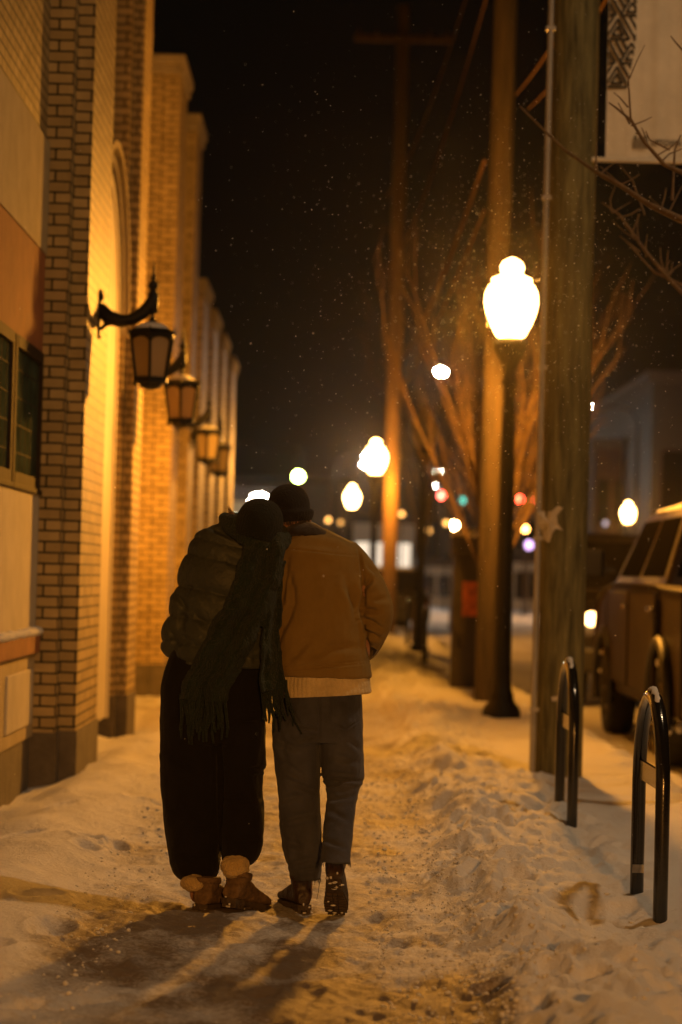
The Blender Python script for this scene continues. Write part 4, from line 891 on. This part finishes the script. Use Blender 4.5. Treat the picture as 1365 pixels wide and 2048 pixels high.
prof(b, [(1330, 566, 720, 0, .12), (1390, 561, 724, 0, .132), (1430, 549, 726, 0, .14), (1465, 547, 727, 0, .14), (1484, 548, 727, 0, .13)])
prof(b, [(1440, 549, 640, 0, .12), (1490, 548, 641, 0, .118), (1560, 553, 640, 0, .105), (1610, 557, 641, 0, .098), (1650, 561, 643, 0, .095), (1695, 565, 643, -.01, .095), (1725, 573, 643, -.01, .095), (1758, 586, 642, -.01, .088)], n=28)
prof(b, [(1440, 637, 727, 0, .12), (1490, 641, 728, 0, .115), (1535, 644, 729, .01, .105), (1558, 646, 730, .01, .10), (1576, 652, 722, -.01, .095), (1600, 654, 715, -.05, .09), (1640, 649, 711, -.12, .085), (1685, 644, 706, -.20, .085), (1724, 640, 701, -.26, .085)], n=28)
CJ = [(647, 1556, 728, 1562, 3.5, .014), (654, 1572, 700, 1560, 4, .010), (652, 1545, 715, 1552, 5, .006), (640, 1392, 640, 1485, 2.2, .006), (664, 1392, 662, 1445, 1.6, .004), (662, 1445, 693, 1459, 1.6, .004), (693, 1459, 722, 1440, 1.6, .004), (570, 1395, 600, 1450, 3, .008), (600, 1450, 636, 1458, 3, .007), (552, 1480, 600, 1500, 6, .007), (556, 1520, 620, 1560, 7, .006), (560, 1600, 600, 1590, 6, .006), (566, 1680, 620, 1700, 6, .007), (660, 1620, 700, 1640, 6, .006), (575, 1730, 630, 1715, 5, .007), (700, 1480, 725, 1500, 6, .007), (590, 1480, 636, 1470, 5, .007), (648, 1680, 690, 1695, 5, .006), (560, 1640, 630, 1625, 6, .007), (575, 1560, 636, 1585, 6, .007), (655, 1600, 712, 1590, 5, .008), (665, 1510, 722, 1525, 7, .007), (556, 1455, 575, 1530, 6, .006), (585, 1650, 600, 1740, 8, .006), (600, 1740, 640, 1735, 4, .006)]
def f_d(V, Nn): return creases(V, Nn, CJ)+weave(V, Nn, .006, (7, 7, 4), 13)+weave(V, Nn, .0022, (24, 24, 14), 15, 3)
link('jeans', remesh(b, .0045, 9, f_d), M['denim'], man)
# frayed hems
fr = MB()
for (l, r, py, yo, ry, n) in ((588, 641, 1758, -.01, .085, 60), (640, 701, 1725, -.26, .082, 60)):
    for p in ring_at(py, l, r, yo, ry, n=n):
        fr.tube([p+Vector((0, 0, .01)), p+Vector((random.uniform(-.004, .004), random.uniform(-.004, .004), -random.uniform(.004, .022)))], [.0016, .0006], 4)
fr.tube([P(582, 1755, PD-.05), P(584, 1775, PD-.06)], [.002, .0008], 4); fr.tube([P(640, 1762, PD-.09), P(637, 1785, PD-.09), P(634, 1800, PD-.09)], [.002, .0015, .0007], 4)
fr.build('frayed_hem', M['denim'], man)
b = MB(); b.box(-.030, .030, -.006, .006, -.006, .006)
def hat(px, py, rx, top, bot, d, m, parent, roll, cuffp=True, name='beanie', ry=.108):
    hb = MB(); c = P(px, py, d); n = 120; k = F_PX/d; H0, H1 = (py-top)/k, (bot-py)/k; rs = []; T = Matrix.Translation(c) @ Matrix.Rotation(roll, 4, 'Y')
    for j in range(26):
        t = j/25; z = H0*(1-t)**.5*0+H0*math.cos(t*math.pi/2) if True else 0
        r_ = math.sin(t*math.pi/2)**.82; rs.append([T @ Vector((rx*r_*math.cos(a)*(1+.006*math.sin(a*40)*r_), ry*r_*math.sin(a)*(1+.006*math.sin(a*40)*r_), z)) for a in [2*math.pi*i/n for i in range(n)]])
    for j in range(1, 9):
        t = j/8; e = (.010*math.sin(math.pi*min(1, t*1.0))+.007) if (cuffp and t > .25) else 0
        rs.append([T @ Vector(((rx*(1-.06*t)+e)*math.cos(a)*(1+.008*math.sin(a*40)), (ry*(1-.03*t)+e)*math.sin(a)*(1+.008*math.sin(a*40)), -H1*t)) for a in [2*math.pi*i/n for i in range(n)]])
    hb.rings(rs); o = hb.build(name, m, parent); return o
hat(578, 1012, .0905, 968, 1044, PD+.03, M['beanie'], man, R(-6))
hr = MB()
for k in range(90):
    a = random.uniform(-2.9, -.2); base = P(584, 1040, PD+.03)+Vector((.080*math.cos(a), .095*math.sin(a), random.uniform(0, .01)))
    hr.tube([base, base+Vector((random.uniform(-.004, .004), -.004, -.016)), base+Vector((random.uniform(-.008, .008), .002, -.03))], [.0022, .0018, .0006], 4)
hr.build('hair', mat('dark_hair', (.03, .016, .008), .5), man)
def boot(parent, heel, rz, pitch, m, L_=.295, shaft=.20, wd=1.0, snow=0, hl=0):
    T = Matrix.Translation(heel) @ Matrix.Rotation(rz, 4, 'Z') @ Matrix.Rotation(pitch, 4, 'X')
    b = MB(); st = [(0, .030, .075), (.02, .037, .10), (.06, .038, .115), (.11, .038, .115), (.16, .044, .092), (.21, .050, .075), (.25, .048, .064), (.28, .036, .052), (L_, .018, .04)]
    rs = []
    for y, hw_, h in st:
        rs.append([T @ Vector((hw_*wd*math.copysign(abs(math.cos(a))**.7, math.cos(a)), y, 0.022+max(0, (h-.02)*(.5+.5*math.copysign(abs(math.sin(a))**.8, math.sin(a)))))) for a in [2*math.pi*k/20 for k in range(20)]])
    b.rings(rs)
    b.rings([[T @ Vector((r_*wd*math.cos(a), yc+r_*1.15*math.sin(a), z)) for a in [2*math.pi*k/20 for k in range(20)]] for z, r_, yc in ((.05, .036, .045), (.10, .042, .055), (.14, .046, .055), (shaft, .052, .05), (shaft+.03, .054, .05))])
    o = link('boot', remesh(b, .0055, 4, lambda V, Nn: weave(V, Nn, .003, (25, 25, 25), 17)), m, parent)
    s = MB(); out = [(0, -.030), (-.008, 0), (0, .030), (.06, .036), (.10, .034), (.16, .044), (.21, .052), (.26, .048), (.295, .030), (.306, 0), (.295, -.030), (.26, -.046), (.21, -.050), (.16, -.042), (.10, -.033), (.06, -.036)]
    s.rings([[T @ Vector((x*wd, y, z)) for y, x in out] for z in (.004, .026)], False)
    for k in range(13):
        y = .008+k*.0225
        if .075 < y < .11: continue
        hw_ = np.interp(y, [0, .06, .1, .21, .26, .3], [.03, .036, .034, .05, .047, .026])*wd
        for x0, x1_ in ((-hw_+.002, -.012), (-.008, .008), (.012, hw_-.002)):
            q = [(x0, y), (x1_, y+.003), (x1_, y+.015), (x0, y+.012)]; s.rings([[T @ Vector((a, c, z)) for a, c in q] for z in (-.006 if y > .1 else -.012, .004)], False)
    s.build('sole', M['sole'], o)
    if snow:
        sn = MB()
        for k in range(snow):
            y = random.choice((random.uniform(.0, .075), random.uniform(.12, .28), random.uniform(0, .075))); sn.ell(T @ Vector((random.uniform(-.034, .034), y, -.008)), (random.uniform(.005, .014), random.uniform(.004, .010), .004), 6, 4)
        for k in range(snow//3): sn.ell(T @ Vector((random.uniform(-.035, .035), random.uniform(-.012, .0), random.uniform(.0, .03))), tuple(random.uniform(.003, .007) for _ in range(3)), 6, 4)
        sn.build('packed_snow', M['snow'], o)
    return o
hp = P(610, 1815, 10.28); boot(man, (hp.x, 10.25, -.002), R(17), R(-2), M['boot'], shaft=.13, snow=12)
hp = P(668, 1756, 10.0); boot(man, (hp.x, 10.0, .165), R(-4), R(-36), M['boot'], shaft=.17, wd=1.02, snow=12)
# ---------- woman
wo = empty('person', tuple(P(425, 1815, PD)), 'person in dark puffer and long green scarf, head leaning on the man in tan', 'person')
b = MB(); head(b, 520, 1052, -.12, .93, roll=R(14))
limb3(b, [(512, 1075, -.08, .045), (495, 1095, -.05, .050), (480, 1115, -.03, .06)])
prof(b, [(1090, 420, 530, 0, .07), (1120, 405, 540, 0, .085), (1200, 400, 525, 0, .09), (1290, 385, 515, 0, .09), (1380, 355, 505, 0, .10), (1460, 350, 508, 0, .10)])
limb3(b, [(414, 1095, 0, .042), (398, 1170, 0, .042), (378, 1235, 0, .036), (372, 1290, .07, .030), (385, 1325, .13, .024)]); hand(b, 385, 1325, .13, Vector((.3, .3, -1)))
limb3(b, [(535, 1105, 0, .042), (540, 1170, .04, .042), (535, 1235, .09, .036), (528, 1280, .16, .030), (524, 1320, .20, .024)]); hand(b, 524, 1320, .20)
limb3(b, [(392, 1450, 0, .08), (392, 1600, 0, .05), (396, 1790, 0, .035)]); limb3(b, [(470, 1450, 0, .08), (474, 1600, 0, .05), (468, 1785, -.02, .035)])
link('body', remesh(b, .0085, 3), M['skin'], wo)
b = MB()
prof(b, [(1042, 432, 520, -.02, .08), (1052, 414, 534, -.02, .095), (1066, 396, 548, 0, .115), (1085, 386, 556, 0, .13), (1120, 378, 560, 0, .145), (1170, 370, 560, 0, .155), (1220, 362, 557, 0, .16), (1265, 354, 554, 0, .16), (1300, 347, 552, 0, .165), (1325, 346, 551, 0, .16), (1336, 352, 549, 0, .15)])
limb3(b, [(408, 1086, 0, .062), (400, 1120, 0, .070), (389, 1165, 0, .074), (375, 1220, -.01, .076), (358, 1268, .0, .074), (353, 1293, .03, .068), (362, 1312, .10, .050)])
limb3(b, [(535, 1095, .02, .060), (538, 1150, .06, .066), (534, 1220, .12, .066), (528, 1280, .18, .055)])
CP = [(352, 1184, 378, 1224, 5, .012), (343, 1262, 350, 1285, 4, .008), (395, 1160, 420, 1215, 7, .007), (362, 1200, 372, 1300, 6, .008), (440, 1110, 480, 1130, 7, .006), (420, 1052, 470, 1076, 5, .012), (425, 1060, 445, 1066, 3, .008), (380, 1215, 420, 1260, 6, .007), (400, 1290, 340, 1262, 5, .007)]
def f_p(V, Nn):
    px, py = proj(V); s_ = py-.20*(px-370)+5*vnoise(V[:, 0]*5, V[:, 1]*5, seed=40); seams = np.array([1046, 1072, 1108, 1175, 1236, 1290, 1326, 1345.]); i = np.clip(np.searchsorted(seams, s_)-1, 0, len(seams)-2)
    t = np.clip((s_-seams[i])/(seams[i+1]-seams[i]), 0, 1); h = (seams[i+1]-seams[i])/60
    puff = .021*h*np.sqrt(np.sin(np.pi*t)+1e-4)-.015
    pk = .0045*np.exp(-(np.minimum(t, 1-t)*60*h/7)**2)*vnoise(V[:, 0]*55, V[:, 1]*55, V[:, 2]*12, seed=44)
    return (puff+pk)[:, None]*Nn+creases(V, Nn, CP, 1.0)+weave(V, Nn, .003, (9, 9, 14), 47)+weave(V, Nn, .0016, (28, 28, 30), 48, 3)
link('puffer_jacket', remesh(b, .006, 6, f_p), M['puffer'], wo)
b = MB()
prof(b, [(1300, 348, 530, 0, .13), (1335, 336, 531, 0, .14), (1380, 325, 530, 0, .145), (1440, 323, 530, 0, .145), (1485, 324, 529, 0, .14)])
prof(b, [(1440, 324, 440, 0, .14), (1500, 324, 443, 0, .135), (1560, 326, 442, 0, .13), (1640, 331, 441, 0, .125), (1700, 338, 440, 0, .12), (1732, 345, 438, 0, .115), (1748, 354, 434, 0, .10), (1757, 368, 424, 0, .07)], n=28)
prof(b, [(1440, 432, 530, 0, .14), (1500, 434, 529, 0, .135), (1534, 436, 530, .01, .13), (1546, 437, 524, .01, .125), (1600, 438, 528, -.02, .12), (1640, 439, 530, -.03, .12), (1680, 440, 528, -.05, .115), (1702, 443, 524, -.06, .11), (1720, 448, 515, -.06, .09), (1730, 458, 502, -.06, .06)], n=28, )
CT = [(440, 1470, 440, 1740, 4, .010), (500, 1538, 530, 1538, 4, .012), (340, 1500, 400, 1540, 9, .008), (350, 1620, 420, 1640, 9, .008), (450, 1600, 520, 1590, 8, .008), (350, 1710, 420, 1720, 7, .008), (460, 1680, 520, 1670, 7, .008)]
link('trousers', remesh(b, .0065, 5, lambda V, Nn: creases(V, Nn, CT)+weave(V, Nn, .010, (7, 7, 4), 51)), M['blackcloth'], wo)
hat(519, 1048, .100, 996, 1078, PD-.12, M['hat2'], wo, R(14), cuffp=False, name='knit_hat', ry=.115)
# scarf: snood round the neck and two long tails down the back
BK = -.185
def tail(rows, th=.020, folds=3, seed=0, n=44):
    rs = []; rr = dense(rows, 5)
    for j, (lx_, ly_, rx_, ry_, yo) in enumerate(rr):
        a, c = P(lx_, ly_, PD+yo), P(rx_, ry_, PD+yo); ring = []
        for k in range(n):
            u = k/(n/2) if k < n/2 else 2-k/(n/2); s_ = -1 if k < n/2 else 1; p = a.lerp(c, u)
            e = math.sin(math.pi*min(max(u, 0), 1))**.35
            f = .018*math.sin(folds*math.pi*2*u+seed+j*.05)-.030*math.exp(-((u-.10)/.08)**2)+.005*math.sin(j*.31+u*9)
            ring.append(p+Vector((.004*math.sin(j*.9+seed), f+s_*th*(.25+.75*e), 0)))
        rs.append(ring)
    return rs
b = MB()
b.rings(tail([(505, 1062, 556, 1060, -.13), (488, 1082, 566, 1078, -.175), (481, 1110, 571, 1105, -.185), (471, 1150, 567, 1150, -.19), (452, 1195, 551, 1198, -.195), (430, 1235, 530, 1240, -.20), (408, 1275, 510, 1285, -.20), (388, 1320, 490, 1328, -.20), (368, 1362, 466, 1375, -.195), (357, 1398, 452, 1408, -.19)], .022, 2, 0))
b.rings(tail([(532, 1130, 572, 1120, -.15), (528, 1200, 566, 1195, -.15), (524, 1270, 563, 1270, -.155), (520, 1330, 566, 1325, -.16), (520, 1385, 574, 1372, -.165)], .018, 1, 2))
cc = [P(x, y, PD+yo) for x, y, yo in ((448, 1046, -.06), (462, 1058, -.12), (490, 1076, -.17), (520, 1090, -.18), (552, 1092, -.15), (566, 1080, -.08), (560, 1062, 0), (530, 1050, .05), (480, 1040, .06), (450, 1038, .0), (448, 1046, -.06))]
b.tube([tuple(v) for v in cc], [.026, .030, .036, .042, .044, .040, .036, .034, .03, .026, .026], 14)
b.tube([tuple(P(x, y, PD+yo)) for x, y, yo in ((446, 1034, -.04), (470, 1042, -.12), (500, 1058, -.165), (535, 1080, -.17))], [.018, .022, .026, .026], 12)
link('scarf', remesh(b, .0055, 3, lambda V, Nn: weave(V, Nn, .006, (14, 14, 9), 61)+weave(V, Nn, .0035, (60, 60, 45), 62, 3)), M['scarf'], wo)
fr = MB()
def fringe(x0, y0, x1_, y1_, n, l, yo, drift):
    for k in range(n):
        f = (k+.5)/n+random.uniform(-.02, .02); x, y = x0+(x1_-x0)*f, y0+(y1_-y0)*f; L_ = l*random.uniform(.75, 1.1); dx = drift+random.uniform(-7, 7); c = random.uniform(-8, 8)
        fr.tube([P(x, y-10, PD+yo), P(x+dx*.3+c*.5, y+L_*.3, PD+yo-.01), P(x+dx*.7+c, y+L_*.7, PD+yo+random.uniform(-.01, .02)), P(x+dx+c*.4, y+L_, PD+yo+random.uniform(0, .03))], [.0085, .0075, .007, .004], 7)
fringe(358, 1398, 452, 1408, 13, 66, -.185, 2); fringe(366, 1398, 446, 1405, 9, 84, -.17, -2); fringe(372, 1385, 440, 1390, 6, 78, -.20, 3)
fr.build('fringe', M['scarf'], wo); fr = MB()
fringe(522, 1383, 574, 1370, 9, 62, -.165, 6); fringe(530, 1378, 572, 1370, 5, 80, -.155, 10)
fr.tube([P(566, 1360, PD-.165), P(575, 1400, PD-.17), P(590, 1440, PD-.17), P(604, 1468, PD-.16)], [.006, .005, .005, .003], 6)
fr.build('fringe', M['scarf'], wo)
hr = MB()
for k in range(26):
    a = random.uniform(-.6, .6); hr.tube([P(472, 1032, PD-.1), P(462-6*math.cos(a*2), 1020+12*a, PD-.1), P(452+8*random.random(), 1022+16*a, PD-.1)], [.0012, .001, .0005], 4)
hr.build('hair', mat('fair_hair', (.20, .11, .05), .5), wo)
for (px, py, rx, rz_, yo) in ((388, 1766, .056, .036, -.115), (470, 1733, .062, .052, -.150)):
    e = MB().ell(P(px, py, PD+yo), (rx, .062, rz_), 20, 12); link('fleece_cuff', remesh(e, .006, 2, lambda V, Nn: weave(V, Nn, .004, (40, 40, 40), 71)), M['sherpa'], wo)
hp = P(402, 1815, 10.24); boot(wo, (hp.x, 10.17, .0), R(-24), R(-3), M['boot2'], shaft=.11, wd=1.18, L_=.26, snow=8)
hp = P(458, 1800, 10.2); boot(wo, (hp.x, 10.13, .035), R(-30), R(-12), M['boot2'], shaft=.11, wd=1.18, L_=.26, snow=8)

# ================================================================= SNOW CRUMBS kicked up along the path
nc = 4200; cyy = 7.3*np.exp(rng.random(nc)*1.0); sel = rng.random(nc)
cxx = np.where(sel < .55, .50+np.abs(rng.normal(0, .28, nc)), np.where(sel < .85, rng.uniform(.2, .55, nc), rng.uniform(-1.1, -.75, nc)))
czz, _ = ground_h(cxx[None], cyy[None]); czz = czz[0]; cm = MB(); base_ = MB().ell((0, 0, 0), (1, 1, 1), 6, 4)
for x, y, z in zip(cxx, cyy, czz):
    r_ = .0025+.0095*random.random()**3.2; a = random.random()*3; ca, sa = math.cos(a), math.sin(a); rx, ry, rz_ = r_*random.uniform(.7, 1.4), r_*random.uniform(.7, 1.4), r_*random.uniform(.5, .9)
    cm.add([(x+(vx*rx*ca-vy*ry*sa)*random.uniform(.8, 1.2), y+(vx*rx*sa+vy*ry*ca), z+vz*rz_*random.uniform(.7, 1.2)+rz_*.3) for vx, vy, vz in base_.v], base_.f, True)
cm.build('snow_crumbs', M['snow'], kind='stuff', label='small crumbs of snow kicked along the trodden path')

# ================================================================= FALLING SNOW
fl = MB(); n = 0
def flake(p, s):
    a = Vector((random.uniform(-1, 1), random.uniform(-1, 1), random.uniform(-1, 1))).normalized()*s; b_ = a.orthogonal().normalized()*s*random.uniform(.5, 1); c = a.cross(b_).normalized()*s*.35
    k = Vector(p); fl.add([k+a, k+b_, k-a, k-b_, k+c, k-c], [(0, 1, 4), (1, 2, 4), (2, 3, 4), (3, 0, 4), (1, 0, 5), (2, 1, 5), (3, 2, 5), (0, 3, 5)])
while n < 4000:
    if n < 3600:
        d = random.uniform(8, 16); sg = .26+.03*d; q = LAMP+Vector((random.gauss(0, sg*2.1), 0, random.gauss(.15, sg*2)))
        q = Vector((q.x*d/23.7, d, 1.42+(q.z-1.42)*d/23.7))
    else: d = random.uniform(7.5, 22); q = Vector((random.uniform(-.15, .16)*d, d, random.uniform(.05, 5)))
    if q.z < .1: continue
    flake(q, random.choice((.0012, .0016, .0022, .0035))*random.uniform(.8, 1.3)); n += 1
for k in range(420):
    d = random.uniform(15, 24); flake(Vector((LAMP.x*d/23.7+random.gauss(0, .45), d, 1.42+2.7*d/23.7+random.gauss(.1, .5))), random.uniform(.004, .008))
fm = bpy.data.materials.new('snowflake'); fm.use_nodes = True; nt = fm.node_tree; nt.nodes.clear()
d1 = N(nt, 'ShaderNodeBsdfDiffuse'); d1.inputs[0].default_value = (.9, .9, .9, 1); d2 = N(nt, 'ShaderNodeBsdfTranslucent'); d2.inputs[0].default_value = (.9, .9, .9, 1)
mx = N(nt, 'ShaderNodeMixShader'); o_ = N(nt, 'ShaderNodeOutputMaterial'); nt.links.new(d1.outputs[0], mx.inputs[1]); nt.links.new(d2.outputs[0], mx.inputs[2]); nt.links.new(mx.outputs[0], o_.inputs[0])
fl.build('falling_snow', fm, kind='stuff', label='fine snowflakes drifting in the lamplight')

# ================================================================= HAZE: fine blown snow hanging in the air
hz = bpy.data.materials.new('haze'); hz.use_nodes = True; nt = hz.node_tree; nt.nodes.clear()
pv = N(nt, 'ShaderNodeVolumePrincipled'); pv.inputs['Color'].default_value = (.9, .9, .9, 1); pv.inputs['Density'].default_value = .00015; pv.inputs['Anisotropy'].default_value = .94
o_ = N(nt, 'ShaderNodeOutputMaterial'); nt.links.new(pv.outputs[0], o_.inputs['Volume'])
MB().box(-45, 55, -18, 236, -1.4, 19).build('haze', hz, kind='stuff', label='thin snowy haze glowing round the lamps')
cy.volume_bounces = 0
